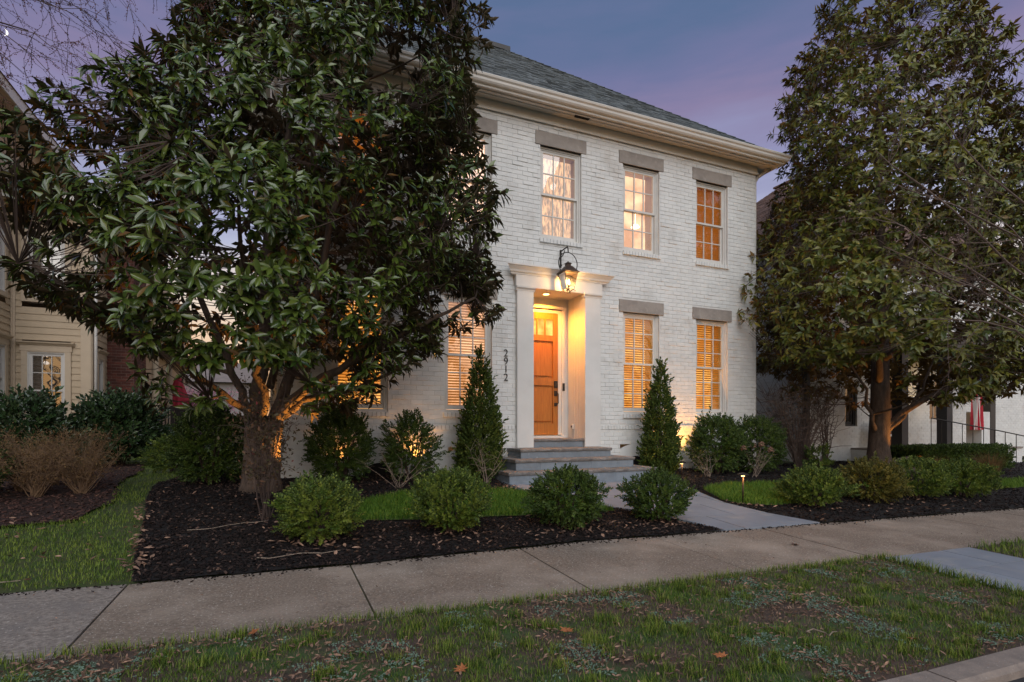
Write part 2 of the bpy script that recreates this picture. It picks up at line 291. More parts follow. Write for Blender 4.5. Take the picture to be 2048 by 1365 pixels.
# ------------------------------------------------------------------ brick walls
def brick_wall(root,p0,u,n,w,z0,z1,opens,m,mj,bl=.203,bh=.0795,jt=.0065,dep=.0075,cap=300,pref=None,rot=0,back=True,wn='wall'):
    p0=np.array(p0,float); u=np.array((*u,0.)); nn=np.array((*n,0.)); up=np.array((0,0,1.)); O=[];B=[]
    nc=int(round((z1-z0)/bh)); bh=(z1-z0)/nc
    for i in range(nc):
        za=z0+i*bh; off=(bl/2 if i%2 else 0)+random.uniform(-.008,.008); a=-off
        while a<w-1e-3:
            x0,x1=max(a,0),min(a+bl,w); a+=bl
            segs=[(x0,x1)]
            for (o0,o1,q0,q1) in [o[:4] for o in opens]:
                if za+bh*.5>q0 and za+bh*.5<q1:
                    ns=[]
                    for s0,s1 in segs:
                        if s1<=o0 or s0>=o1: ns.append((s0,s1)); continue
                        if s0<o0: ns.append((s0,o0+jt/2))
                        if s1>o1: ns.append((o1-jt/2,s1))
                    segs=ns
            for s0,s1 in segs:
                if s1-s0<.03: continue
                l=s1-s0-jt*.5-random.uniform(0,.003); h=bh-jt-random.uniform(0,.002); d=dep*random.uniform(.55,1.25)
                if random.random()<.10: d*=1.8
                O.append(p0+u*(s0+jt/2)+up*(za-p0[2]+jt/2+random.uniform(-.001,.001))); r=random.gauss(0,.008)
                B.append(np.stack([u*l+up*l*r,nn*d,up*h],axis=1))
    O=np.array(O); B=np.array(B); sc_=np.linalg.norm(O-CAM,axis=1)
    if pref is not None: sc_=sc_+100*(~pref(O))
    pieces('brick',root,mBrickT[0],mBrickT[1],O,B,m,cap=cap,stuff='brickwork',score=sc_)
    if back:
        xs=sorted({0,w,*[o[0] for o in opens],*[o[1] for o in opens]}); zs=sorted({z0,z1,*[o[2] for o in opens],*[o[3] for o in opens]}); zs=[z for z in zs if z0<=z<=z1]; xs=[x for x in xs if 0<=x<=w]
        b=MB((p0*np.array((1,1,0)),u,nn))
        for i in range(len(xs)-1):
            for j in range(len(zs)-1):
                cx,cz=(xs[i]+xs[i+1])/2,(zs[j]+zs[j+1])/2
                if any(o[0]<cx<o[1] and o[2]<cz<o[3] for o in opens): continue
                b.add([(xs[i],0,zs[j]),(xs[i+1],0,zs[j]),(xs[i+1],0,zs[j+1]),(xs[i],0,zs[j+1])],[(0,1,2,3)])
        for o in opens:   # reveals
            if len(o)>4: continue
            d=-.16; x0,x1,a,c=o[:4]
            b.add([(x0,0,a),(x0,d,a),(x0,d,c),(x0,0,c)],[(0,1,2,3)]); b.add([(x1,0,a),(x1,d,a),(x1,d,c),(x1,0,c)],[(3,2,1,0)])
            b.add([(x0,0,c),(x0,d,c),(x1,d,c),(x1,0,c)],[(0,1,2,3)]); b.add([(x0,0,a),(x0,d,a),(x1,d,a),(x1,0,a)],[(3,2,1,0)])
        b.obj(wn,mj,root)
# ------------------------------------------------------------------ windows (local frame: a along wall, n out of wall, z up)
def window(root,fr,x0,x1,z0,z1,ru,rl,cols,room,glass,blind=None,blind_mat=None,mf=None,wide=.05,depth=.05,curt=False,lower_open=None,cap_pane=True):
    mf=mf or mFrame; f=MB(fr); e=wide
    for (d0,d1,i,k) in ((-.15,-.045,0,e*.6),(-.15,-.065,e*.6,e*1.1)):
        a,b_,c,d=x0+i,x1-i,z0+i*.8,z1-i
        w=k-i
        f.box(a,a+w,d0,d1,c,d).box(b_-w,b_,d0,d1,c,d).box(a+w,b_-w,d0,d1,d-w,d).box(a+w,b_-w,d0,d1,c,c+w)
    win=f.obj('window',mf,root)
    s=e*1.1; X0,X1,Z0,Z1=x0+s,x1-s,z0+s,z1-s; zm=(Z0+Z1)/2; sw=.042; mt=.018
    for nm,a,b_,d0,d1,rows in (('upper_sash',zm-.018,Z1,-.11,-.075,ru),('lower_sash',Z0,zm+.018,-.148,-.112,rl)):
        q=MB(fr); bot=.07 if nm=='lower_sash' else .036
        q.box(X0,X0+sw,d0,d1,a,b_).box(X1-sw,X1,d0,d1,a,b_).box(X0+sw,X1-sw,d0,d1,b_-.04,b_).box(X0+sw,X1-sw,d0,d1,a,a+bot)
        gx0,gx1,gz0,gz1=X0+sw,X1-sw,a+bot,b_-.04
        for i in range(1,cols): c=gx0+(gx1-gx0)*i/cols; q.box(c-mt/2,c+mt/2,d0+.004,d1-.004,gz0,gz1)
        for j in range(1,rows): c=gz0+(gz1-gz0)*j/rows; q.box(gx0,gx1,d0+.006,d1-.006,c-mt/2,c+mt/2)
        q.obj(nm,mf,win)
        if rows*cols:
            dx=(gx1-gx0)/cols; dz=(gz1-gz0)/rows
            for i in range(cols):
                for j in range(rows):
                    m_=mt/2; p=MB(fr); t1=random.uniform(-.0012,.0012); t2=random.uniform(-.0012,.0012); dm=(d0+d1)/2
                    xa,xb,za,zb=gx0+i*dx+m_*(i>0),gx0+(i+1)*dx-m_*(i<cols-1),gz0+j*dz+m_*(j>0),gz0+(j+1)*dz-m_*(j<rows-1)
                    p.add([(xa,dm+t1,za),(xb,dm-t1,za),(xb,dm-t1+t2,zb),(xa,dm+t1+t2,zb)],[(0,1,2,3)]).obj('pane',glass,win)
    if blind_mat:
        q=MB(fr); zt=Z1-.02; zb=Z0 if blind is None else blind; h=.05
        k=0
        while zt-k*.047>zb:
            zc=zt-k*.047; q.add([(X0,-.19,zc+.014),(X1,-.19,zc+.014),(X1,-.225,zc-.016),(X0,-.225,zc-.016)],[(0,1,2,3)]); k+=1
        q.box(X0,X1,-.235,-.18,Z1-.03,Z1+.02); q.obj('blind_slats',blind_mat,win,kind='stuff')
    # room behind: closed shallow box whose back is the lit room
    q=MB(fr); D=-.62; a0,a1,b0,b1=x0-.12,x1+.12,z0-.1,z1+.1
    q.add([(a0,D,b0),(a1,D,b0),(a1,D,b1),(a0,D,b1)],[(0,1,2,3)]); q.obj('lit_room',room,win)
    q=MB(fr); 
    for P in (((a0,D,b0),(a0,D,b1),(a0,-.2,b1),(a0,-.2,b0)),((a1,D,b0),(a1,D,b1),(a1,-.2,b1),(a1,-.2,b0)),((a0,D,b1),(a1,D,b1),(a1,-.2,b1),(a0,-.2,b1)),((a0,D,b0),(a1,D,b0),(a1,-.2,b0),(a0,-.2,b0))): q.add(P,[(0,1,2,3)])
    q.obj('room_lining',mSlatW,win)
    return win,(X0,X1,Z0,Z1)
# ------------------------------------------------------------------ ground
def poly_inside(P,x,y):
    P=np.array(P); ins=np.zeros(x.shape,bool); j=len(P)-1
    for i in range(len(P)):
        c=((P[i,1]>y)!=(P[j,1]>y))&(x<(P[j,0]-P[i,0])*(y-P[i,1])/(P[j,1]-P[i,1]+1e-12)+P[i,0]); ins^=c; j=i
    return ins
def sheet(name,poly,off,m,step=.25,rough_amp=0,kind='structure',label=None,cat=None):
    pts=[]; 
    for i in range(len(poly)):
        a=np.array(poly[i],float); b=np.array(poly[(i+1)%len(poly)],float); n=max(1,int(np.linalg.norm(b-a)/step))
        for k in range(n): pts.append(a+(b-a)*k/n)
    nb=len(pts); P=np.array(pts); x0,y0=P.min(0); x1,y1=P.max(0)
    gx,gy=np.meshgrid(np.arange(x0+step/2,x1,step),np.arange(y0+step/2,y1,step)); gx=gx.ravel(); gy=gy.ravel(); k=poly_inside(P,gx,gy); G=np.stack([gx[k],gy[k]],1)
    allp=[Vector(p) for p in P]+[Vector(g) for g in G]
    v,_,f,_,_,_=geometry.delaunay_2d_cdt(allp,[(i,(i+1)%nb) for i in range(nb)],[],1,1e-4)
    V=np.array([(p.x,p.y) for p in v]); z=tz(V[:,0],V[:,1])+off
    if rough_amp: z=z+np.array([noise.noise(Vector((p[0]*5,p[1]*5,3)))*rough_amp for p in V])
    return tag(mesh_obj(name,np.c_[V,z],[tuple(q) for q in f],m),kind=kind)
# base ground
gx=np.unique(np.r_[np.linspace(-400,-14,12),np.arange(-14,34,.5),np.linspace(34,400,12)]); gy=np.unique(np.r_[np.arange(1.56,5.2,.2),np.arange(5.2,12,.25),np.arange(12,40,1.5),np.linspace(40,900,14)])
A,Bq=np.meshgrid(gx,gy); z=tz(A,Bq)-.03; V=np.stack([A.ravel(),Bq.ravel(),z.ravel()],1); nx=len(gx)
I=np.arange(len(gy)-1)[:,None]*nx+np.arange(nx-1)[None]; F=np.stack([I,I+1,I+nx+1,I+nx],-1).reshape(-1,4)
tag(mesh_obj('ground',V,F,mThatch),kind='structure')
b=MB(); rx=[-400,-20,-8]+list(range(-6,40,2))+[400]
for i in range(len(rx)-1):
    za,zb=(float(tz(x_,1.8))-.055 for x_ in (rx[i],rx[i+1])); b.add([(rx[i],-9,-.22),(rx[i+1],-9,-.22),(rx[i+1],1.56,zb),(rx[i],1.56,za)],[(0,1,2,3)])
tag(b.obj('road',mAsph),kind='structure')
b=MB(); b.add([(-400,-400,-.2),(400,-400,-.2),(400,-9,-.2),(-400,-9,-.2)],[(0,1,2,3)]); tag(b.obj('opposite_ground',mThatch),kind='structure')
cb=thing('curb','concrete kerb between the grass verge and the asphalt road','kerb',(0,1.72,0)); cb['kind']='structure'; del cb['category']
for i in range(-8,14):
    x0=i*1.5+.01; x1=x0+1.485; za,zb=float(tz(x0,1.8))+.005,float(tz(x1,1.8))+.005
    MB().add([(x0,1.53,za-.3),(x1,1.53,zb-.3),(x1,1.70,zb-.3),(x0,1.70,za-.3),(x0,1.55,za-.02),(x1,1.55,zb-.02),(x1,1.70,zb),(x0,1.70,za),(x0,1.575,za),(x1,1.575,zb)],
      [(0,1,5,4),(4,5,9,8),(8,9,6,7),(1,2,6,9,5),(0,4,8,7,3),(3,7,6,2)]).obj('kerbstone',mCurb,cb)
# sidewalk
sw=thing('sidewalk','concrete pavement of scored slabs between verge and planting bed','pavement',(0,4,0)); sw['kind']='structure'; del sw['category']
for i in range(-5,22):
    x0=-.98+i*1.52+.007; x1=x0+1.506; xs=np.linspace(x0,x1,5); V=[];Fq=[]; dz=random.uniform(-.003,.003)
    rows=[(3.27,-.09,0),(3.27,-.008,0),(3.278,0,0),(3.95,0,0),(4.612,0,0),(4.62,-.008,0),(4.62,-.09,0)]
    for yy,o_,_ in rows:
        for j,xx in enumerate(xs):
            ex=-.008 if j in(0,4) and o_==0 else 0
            V.append((xx,yy,float(tz(xx,min(yy,4.6199)))+o_+ex+dz))
    xs2=5
    for r in range(len(rows)-1):
        for j in range(4): Fq.append((r*5+j,r*5+j+1,(r+1)*5+j+1,(r+1)*5+j))
    n0=len(rows)
    Fq.append(tuple(r*5 for r in range(n0))); Fq.append(tuple(r*5+4 for r in range(n0-1,-1,-1)))
    mesh_obj('slab',V,Fq,mConc2 if i<0 else mConc,sw)
# planting beds / lawns
PATH=[(3.22,7.9),(3.28,7.2),(3.36,6.84),(3.7,6.3),(4.12,5.77),(4.42,5.1),(4.54,4.626),(6.06,4.626),(5.86,5.2),(5.78,5.87),(5.89,6.28),(6.05,6.79),(6.2,7.3),(6.12,7.9)]
BED=[(-.95,4.63),(-1.08,5.3),(-1.15,5.8),(-1.28,6.71),(-1.42,7.5),(-1.53,8.32),(-1.6,9.2),(-1.2,10.2),(-.05,10.2),(-.02,8.92),(3.2,8.92),(3.2,7.2),(3.3,6.84),(3.66,6.3),(4.08,5.77),(4.38,5.1),(4.52,4.63)]
BEDR=[(6.08,4.63),(5.88,5.2),(5.8,5.87),(5.92,6.28),(6.08,6.79),(6.25,7.3),(6.14,8.92),(9.7,8.92),(13,10.3),(15,10.3),(24,8.6),(24,4.63)]
LAWNC=[(.75,6.05),(1.5,5.86),(2.65,5.72),(3.85,5.72),(3.60,6.25),(3.32,6.7),(3.15,7.0),(2.5,7.28),(1.53,7.3),(.95,6.9),(.7,6.5)]
LAWNR=[(5.88,6.05),(5.95,5.75),(6.4,5.55),(7.2,5.7),(8.0,5.85),(9.2,6.0),(11,6.0),(13,5.9),(16,5.8),(16,6.6),(12,6.6),(9.8,6.75),(8.25,7.0),(6.94,7.05),(6.2,6.75)]
BROWN=[(-1.9,6.9),(-2.6,6.75),(-4,6.3),(-7,6.2),(-7,13.6),(-2.6,13.6),(-2.3,12),(-2.2,9.8),(-1.85,8.1)]
def densify(P,s=.22,amp=.035):
    o=[]
    for i in range(len(P)):
        a=np.array(P[i],float); b=np.array(P[(i+1)%len(P)],float); n=max(1,int(np.linalg.norm(b-a)/s)); L_=b-a; nr=np.array((-L_[1],L_[0]))/ (np.linalg.norm(L_)+1e-9)
        for k in range(n): o.append(tuple(a+L_*k/n+nr*(random.uniform(-amp,amp) if k else 0)))
    return o
sheet('mulch_bed',densify(BED,.14,.018),.004,mMulch,.12,.012); sheet('mulch_bed_right',BEDR,.004,mMulch,.2,.012).name='mulch_bed'
lc=densify(LAWNC,.2,.03); sheet('front_lawn',lc,.018,mThatch,.15); lr=densify(LAWNR,.2,.03); sheet('front_lawn',lr,.018,mThatch,.25)
sheet('brown_mulch_bed',densify(BROWN,.3,.05),.006,mMulchB,.2,.012)
VER=[(-8,1.70),(5.06,1.70),(5.08,3.268),(-8,3.268)]; VER2=[(6.48,1.70),(22,1.70),(22,3.268),(6.46,3.268)]
sheet('verge',VER,.0,mSoil,.15,.01); sheet('verge',VER2,.0,mSoil,.3,.01)
# bluestone walks: rectangular slabs clipped to the outline of the walk
def clip(P,x0,x1,y0,y1):
    for ax,val,sg in ((0,x0,1),(0,x1,-1),(1,y0,1),(1,y1,-1)):
        o=[]
        for i in range(len(P)):
            a,b=P[i],P[(i+1)%len(P)]; da,db=sg*(a[ax]-val),sg*(b[ax]-val)
            if da>=0: o.append(a)
            if da*db<0: t=da/(da-db); o.append(tuple(a[k]+t*(b[k]-a[k]) for k in (0,1)))
        P=o
        if not P: return []
    return P
def paving(root,poly,cells,m,off=.02):
    for (x0,x1,y0,y1) in cells:
        P=clip(poly,x0+.004,x1-.004,y0+.004,y1-.004)
        if len(P)<3: continue
        ar=abs(sum(P[i][0]*P[(i+1)%len(P)][1]-P[(i+1)%len(P)][0]*P[i][1] for i in range(len(P))))/2
        if ar<.008: continue
        n=len(P); dz=random.uniform(-.0015,.0015); V=[(p[0],p[1],float(tz(p[0],p[1]))-.03) for p in P]+[(p[0],p[1],float(tz(p[0],p[1]))+off+dz) for p in P]
        mesh_obj('flagstone',V,[tuple(range(n,2*n))]+[(i,(i+1)%n,n+(i+1)%n,n+i) for i in range(n)],m,root)
def cells(x0,x1,y0,y1,w=.92,h=.46):
    o=[]; y=y0; k=0
    while y<y1:
        x=x0-(w*.5 if k%2 else 0)
        while x<x1: o.append((x,x+w,y,y+h)); x+=w
        y+=h; k+=1
    return o
pt=thing('front_walk','curved bluestone walk from the pavement to the front steps','path',(5,6,.1)); pt['kind']='structure'; del pt['category']
paving(pt,PATH,cells(3,7,4.62,8,.92,.61),mBlueP,.012)
vw=thing('verge_walk','bluestone paved strip crossing the grass verge to the kerb','path',(5.8,2.5,0)); vw['kind']='structure'; del vw['category']
paving(vw,[(5.1,1.71),(6.45,1.71),(6.45,3.262),(5.1,3.262)],cells(5.1,6.5,1.78,3.3,.9,.5),mBlueP,.008)
# ------------------------------------------------------------------ grass, chips, litter
bladeV=np.array([[-.5,0,0],[.5,0,0],[-.35,.18,.55],[.35,.18,.55],[0,.55,1.0]]); bladeF=np.array([[0,1,3,2]]); bladeT=np.array([[0,1,3],[0,3,2],[2,3,4]])
def pts_in(P,n,excl=(),dens=None):
    P=np.array(P); x0,y0=P.min(0); x1,y1=P.max(0); o=np.zeros((0,2))
    while len(o)<n:
        q=rng.random((int(n*1.6)+50,2))*(x1-x0,y1-y0)+(x0,y0); k=poly_inside(P,q[:,0],q[:,1])
        for e_ in excl: k&=~poly_inside(e_,q[:,0],q[:,1])
        q=q[k]
        if dens is not None: q=q[rng.random(len(q))<dens(q)]
        o=np.vstack([o,q])
    return o[:n]
def nz2(q,s,seed=0): return np.array([noise.noise(Vector((a*s,b*s,seed))) for a,b in q])
def blades(name,q,h,w,m,off=0,label=None,hv=.5):
    n=len(q); th=rng.random(n)*2*PI; O=np.c_[q,tz(q[:,0],q[:,1])+off]; hh=h*(1-hv+2*hv*rng.random(n)) if np.isscalar(h) else h
    lean=rng.random(n)*2.0
    X=np.stack([np.cos(th),np.sin(th),np.zeros(n)],1)*(w*(.7+.6*rng.random(n)))[:,None]; Yv=np.stack([-np.sin(th),np.cos(th),np.zeros(n)],1)*(hh*lean)[:,None]; Z=np.stack([np.zeros(n)]*2+[hh],1)
    return tag(joined(name,None,bladeV,bladeT,O,np.stack([X,Yv,Z],2),m,tint=np.clip(.5+.4*nz2(q,2.5,9)+.35*(rng.random(n)-.5)*1.6,0,.97) if True else None),label,'grass',kind='stuff')
def near_dens(q): d=np.hypot(q[:,0],q[:,1]); return np.clip((4.5/d)**1.2,.1,1)
def verge_d(q): return near_dens(q)*np.clip(.5+1.7*nz2(q,1.7,1)+1.3*nz2(q,7,4),.03,1)
VE=[(-3.5,1.71),(5.06,1.71),(5.07,3.29),(-3.5,3.29)]
q=pts_in(VE,60000,dens=verge_d); blades('verge_grass',q,.020*(.6+.9*rng.random(len(q)))*(1+.9*np.clip(nz2(q,5,8),-.4,1)),.0034,mGrass,label='patchy short grass with bare soil showing on the verge by the kerb')
q=pts_in([(6.46,1.84),(12,1.84),(12,3.29),(6.46,3.29)],8000,dens=near_dens); blades('verge_grass',q,.055,.0065,mGrass,label='grass on the far verge beyond the bluestone strip')
tc_=pts_in(VE,210,dens=near_dens); q=np.vstack([np.c_[rng.normal(a,.028,95),rng.normal(b_,.024,95)] for a,b_ in tc_]); q=q[(q[:,1]<3.3)&(q[:,1]>1.72)&(q[:,0]<5.07)]
blades('verge_grass',q,.052*(.5+.8*rng.random(len(q))),.0034,mGrass,label='dark coarse grass tufts standing out of the verge')
# taller fringe along slab edges
fx=np.concatenate([rng.uniform(-3.5,5.05,3600)]); q=np.c_[fx,3.275+rng.normal(0,.016,len(fx))+.03*nz2(np.c_[fx,fx*0],2.5,5)]; blades('verge_grass',q,.045,.0038,mGrass,label='longer grass fringe overhanging the near edge of the pavement')
t_=rng.random(900); q=np.c_[5.075+rng.normal(0,.02,900),1.84+1.43*t_]; blades('verge_grass',q,.065,.0055,mGrass,label='grass fringe along the left side of the bluestone strip')
LL=[(-.97,4.65),(-1.1,5.3),(-1.17,5.8),(-1.3,6.71),(-1.44,7.5),(-1.55,8.32),(-1.62,9.2),(-1.3,10.4),(-1.0,14),(-.8,20),(-4,20),(-6,4.65)]
BR=densify(BROWN,.3,.05)
q=pts_in(LL,42000,excl=(BR,),dens=lambda q: np.clip((6/np.hypot(q[:,0],q[:,1]))**1.3,.12,1)*np.clip(.75+1.2*nz2(q,1.3,3),.15,1)); blades('side_lawn_grass',q,.029*(.5+.9*rng.random(len(q))),.005,mGrass,label='side lawn grass running back between the two houses')
q=pts_in(lc,26000); blades('front_lawn_grass',q,.06,.006,mGrassB,.015,label='bright green lawn panel behind the left row of boxwoods')
q=pts_in(lr,30000,dens=lambda q: np.clip((7.5/np.hypot(q[:,0],q[:,1]))**1.5,.1,1)); blades('front_lawn_grass',q,.065,.007,mGrassB,.015,label='bright green lawn panel right of the curved bluestone walk')
chipV=np.array([[-.5,-.5,0],[.5,-.4,0],[.45,.5,0],[-.5,.4,0],[-.45,-.4,1],[.42,-.35,1],[.4,.42,1],[-.42,.35,1]]); chipF=np.array([[4,5,6,7],[0,1,5,4],[1,2,6,5],[2,3,7,6],[3,0,4,7]])
def scatter_flat(name,q,l,w,h,m,tv,tf,label,cat,tilt=.35,off=0,smooth=False):
    n=len(q); th=rng.random(n)*2*PI; L_=l*(.5+rng.random(n)); 
    Y=np.stack([np.cos(th),np.sin(th),rng.normal(0,tilt,n)],1); Z=np.stack([rng.normal(0,tilt,n),rng.normal(0,tilt,n),np.ones(n)],1)
    B=basis(Y,Z,w*(.6+.8*rng.random(n)),L_,h*(.6+.8*rng.random(n))); O=np.c_[q,tz(q[:,0],q[:,1])+off+.004]
    return tag(joined(name,None,tv,tf,O,B,m,smooth=smooth),label,cat,kind='stuff')
q=pts_in(BED,15000,excl=(LAWNC,),dens=lambda q: np.clip((5.5/np.hypot(q[:,0],q[:,1]))**1.6,.08,1)); scatter_flat('mulch_chips',q,.032,.012,.007,mChip,chipV,chipF,'black bark mulch chips over the left planting bed','mulch',off=.008)
q=pts_in(BEDR,9000,excl=(LAWNR,),dens=lambda q: np.clip((6.5/np.hypot(q[:,0],q[:,1]))**1.6,.05,1)); scatter_flat('mulch_chips',q,.04,.016,.009,mChip,chipV,chipF,'black bark mulch chips over the right planting bed','mulch',off=.008)
q=pts_in(BROWN,5000,dens=lambda q: np.clip((8/np.hypot(q[:,0],q[:,1]))**1.6,.08,1)); scatter_flat('mulch_chips',q,.045,.018,.009,mChipB,chipV,chipF,'red brown bark chips over the neighbouring bed','mulch',off=.008)
q=pts_in(BED,1500,excl=(LAWNC,)); scatter_flat('mulch_chips',q,.034,.013,.007,M('faded_chip',(.085,.05,.038),(.045,.03,.024),scale=30,rough=.9,tintv=1.2),chipV,chipF,'faded brown chips mixed into the black mulch left of the walk','mulch',off=.012)
# dead leaves
litV=np.array([[0,-.5,.05],[-.32,-.12,.14],[0,-.1,0],[.32,-.12,.12],[-.3,.22,.1],[0,.2,.02],[.3,.2,.16],[0,.55,.12]]); litF=np.array([[0,2,1],[0,3,2],[1,2,5],[1,5,4],[2,3,6],[2,6,5],[4,5,7],[5,6,7]])
q=pts_in(VE,5200,dens=lambda q: near_dens(q)*np.clip(.4-1.6*nz2(q,1.7,1),.05,1)); scatter_flat('leaf_litter',q,.030,.015,.04,mLitter,litV,litF,'small brown dead leaves and bark bits in the verge grass','leaf litter',off=.012)
lq=[]
for (cx,cy,n,s) in ((.34,5.25,60,.28),(1.61,5.12,40,.25),(2.89,5.0,50,.3),(4.1,5.0,40,.25),(6.95,5.25,26,.3),(9,5.2,40,.8),(-1.12,5.7,90,.0),(.1,6.1,40,.35),(3.2,7.3,60,.3),(6.0,5.7,30,.15)):
    if s==0: y=rng.uniform(4.7,7.5,n); lq.append(np.c_[np.interp(y,[4.63,5.8,6.7,7.5],[-.96,-1.15,-1.28,-1.42])+rng.normal(0,.05,n),y])
    else: lq.append(np.c_[rng.normal(cx,s,n),rng.normal(cy,.16 if s<.5 else .3,n)])
lq.append(pts_in(BED,160)); lq.append(pts_in(BROWN,160)); lq.append(pts_in(BEDR,90)); lq.append(pts_in([(-3,4.65),(-1,4.65),(-1.2,6.8),(-3,6.8)],70)); q=np.vstack(lq); q=q[~poly_inside(PATH,q[:,0],q[:,1])]
scatter_flat('leaf_litter',q,.055,.035,.06,mLitter,litV,litF,'dry brown leaves caught under the shrubs and along the bed edges','leaf litter',off=.02)
# pale green seed mulch clumps in the verge
def hdens(q): return np.clip((nz2(q,2.6,21)+.55*nz2(q,9,22)-.16-.5*nz2(q,1.7,1))*5,0,1)
hq=pts_in([(-2.4,1.74),(4.9,1.74),(4.9,3.2),(-2.4,3.2)],11000,dens=hdens)
scatter_flat('seed_mulch',hq,.011,.006,.002,mHydro,chipV,chipF,'pale green seeding mulch sprayed in patches on the verge','seed mulch',tilt=.5,off=.010)
q=pts_in(VE,16000,dens=near_dens); blades('verge_thatch',q,.020,.004,mBrownP2,label='matted dead brown grass between the green tufts of the verge')
q=np.c_[rng.uniform(-2.5,12,900),4.61-np.abs(rng.normal(0,.05,900))]; scatter_flat('mulch_chips',q,.022,.008,.005,mChip,chipV,chipF,'stray mulch crumbs spilled on the far edge of the pavement','mulch',off=-.002)
q=np.c_[rng.uniform(-3,9,130),rng.uniform(3.3,4.6,130)]; q=q[(q[:,1]<3.7)|(rng.random(130)<.4)]; scatter_flat('leaf_litter',q,.022,.012,.03,mLitter,litV,litF,'a few tiny dry leaf bits on the pavement','leaf litter',off=0)
# individual orange oak leaves
def oak_leaf(x,y,s,rz,label,m=mOakLeaf,zo=.02):
    out=[(0,-.55),(.05,-.3),(.28,-.34),(.14,-.12),(.42,.0),(.16,.1),(.36,.32),(.1,.3),(.04,.6),(-.08,.32),(-.3,.36),(-.14,.12),(-.42,.06),(-.14,-.1),(-.3,-.3),(-.04,-.28)]
    V=[(0,0,.0)]+[(a,b,.16*(a*a+b*b)*2+.06*math.sin(7*a+3*b)) for a,b in out]; n=len(out); F=[(0,i+1,(i+1)%n+1) for i in range(n)]
    me=mesh_data('fallen_leaf',V,F); me.materials.append(m); o=link(bpy.data.objects.new('fallen_leaf',me)); o.scale=(s,s,s); o.rotation_euler=(R(random.uniform(-12,25)),R(random.uniform(-15,15)),rz); o.location=(x,y,float(tz(x,y))+zo)
    tag(o,label,'leaf','fallen leaves')
oak_leaf(1.45,2.62,.085,.5,'bright orange oak leaf lying in the verge nearest the pavement',zo=.05)
oak_leaf(.78,2.42,.08,2.1,'dull brown oak leaf curled in the verge left of the bright one')
oak_leaf(2.06,2.12,.075,1.1,'orange oak leaf low in the verge towards the kerb',zo=.04)
oak_leaf(-.12,3.22,.08,.2,'orange brown leaf at the grass edge beside the pavement',zo=.03)
oak_leaf(4.75,3.9,.11,2.6,'lone brown leaf lying on the bare pavement',M('brown_leaf',(.16,.06,.035),rough=.7),zo=.006)
oak_leaf(3.3,1.95,.075,2.9,'small orange leaf beside the kerb at the right',zo=.03)
# ------------------------------------------------------------------ MAIN HOUSE
Yf=8.9; XL,XR=-.04,9.64
H=thing('brick_house','white painted brick two storey house with an oak front door and grey hip roof','house',(4.8,Yf,.3))
cxs=[1.2,3.0,4.8,6.6,8.4]; WW=.43
opens=[]
for c in cxs: opens.append((c-WW-XL,c+WW-XL,4.53,6.23))
for c in cxs:
    if c!=4.8: opens.append((c-WW-XL,c+WW-XL,1.35,3.34))
lops=[(c-.53-XL,c+.53-XL,6.23,6.47,1) for c in cxs]+[(c-.53-XL,c+.53-XL,3.34,3.58,1) for c in cxs if c!=4.8]
door=(3.95-XL,5.27-XL,.2,3.60); wt=(-1,20,1.05,1.13,1); portal=(3.88-XL,5.60-XL,.2,3.60,1); ent=(3.84-XL,5.64-XL,3.60,3.95,1)
arch=[(c-.36-XL,c+.36-XL,.2,.78,1) for c in (1.5,3.0,6.45)]
brick_wall(H,(XL,Yf,0),(1,0),(0,-1),XR-XL,.2,6.64,opens+[door]+lops+[wt,portal,ent]+arch,mWB,mWBm,cap=300,pref=lambda O:(O[:,0]>2.45)&((O[:,2]<4.4)|(O[:,0]>3.6)))
for (p0,u,n,w) in (((XR,Yf,0),(0,1),(1,0),8.6),((XL,Yf+8.6,0),(0,-1),(-1,0),8.6)):
    brick_wall(H,p0,u,n,w,.2,6.64,[],mWB,mWBm,cap=0)
MB().box(XL,XR,Yf+8.5,Yf+8.6,.2,6.64).obj('wall',mWB,H)
# water-table and sills in rowlock bricks (each brick a piece)
def rowlock(x0,x1,z0,z1,proj,w=.067):
    O=[];B=[]; n=int(round((x1-x0)/w)); w=(x1-x0)/n
    for i in range(n):
        O.append((x0+i*w+.003,Yf+.02,z0)); B.append(np.stack([np.array((w-.006,0,0)),np.array((0,-(proj+.02)*random.uniform(.93,1.05),0)),np.array((0,0,(z1-z0)*random.uniform(.96,1.02)))],1))
    return O,B
O=[];B=[]
for c in cxs: a,b_=rowlock(c-.45,c+.45,4.455,4.535,.045); O+=a;B+=b_
for c in cxs:
    if c!=4.8: a,b_=rowlock(c-.45,c+.45,1.27,1.35,.045); O+=a;B+=b_
pieces('sill_brick',H,mBrickT[0],mBrickT[1],O,B,mWB,cap=300,stuff='sill_bricks')
O=[];B=[]
for a0,a1 in ((XL,3.87),(5.61,XR)): a,b_=rowlock(a0,a1,1.05,1.13,.022); O+=a;B+=b_
pieces('ledge_brick',H,mBrickT[0],mBrickT[1],O,B,mWB,cap=150,stuff='ledge_bricks')
for c in cxs:
    for z0,z1 in ((6.23,6.47),(3.34,3.58)):
        if z0<4 and c==4.8: continue
        MB().box(c-.53,c+.53,Yf-.022,Yf+.1,z0,z1,.004).obj('lintel',mLint,H)
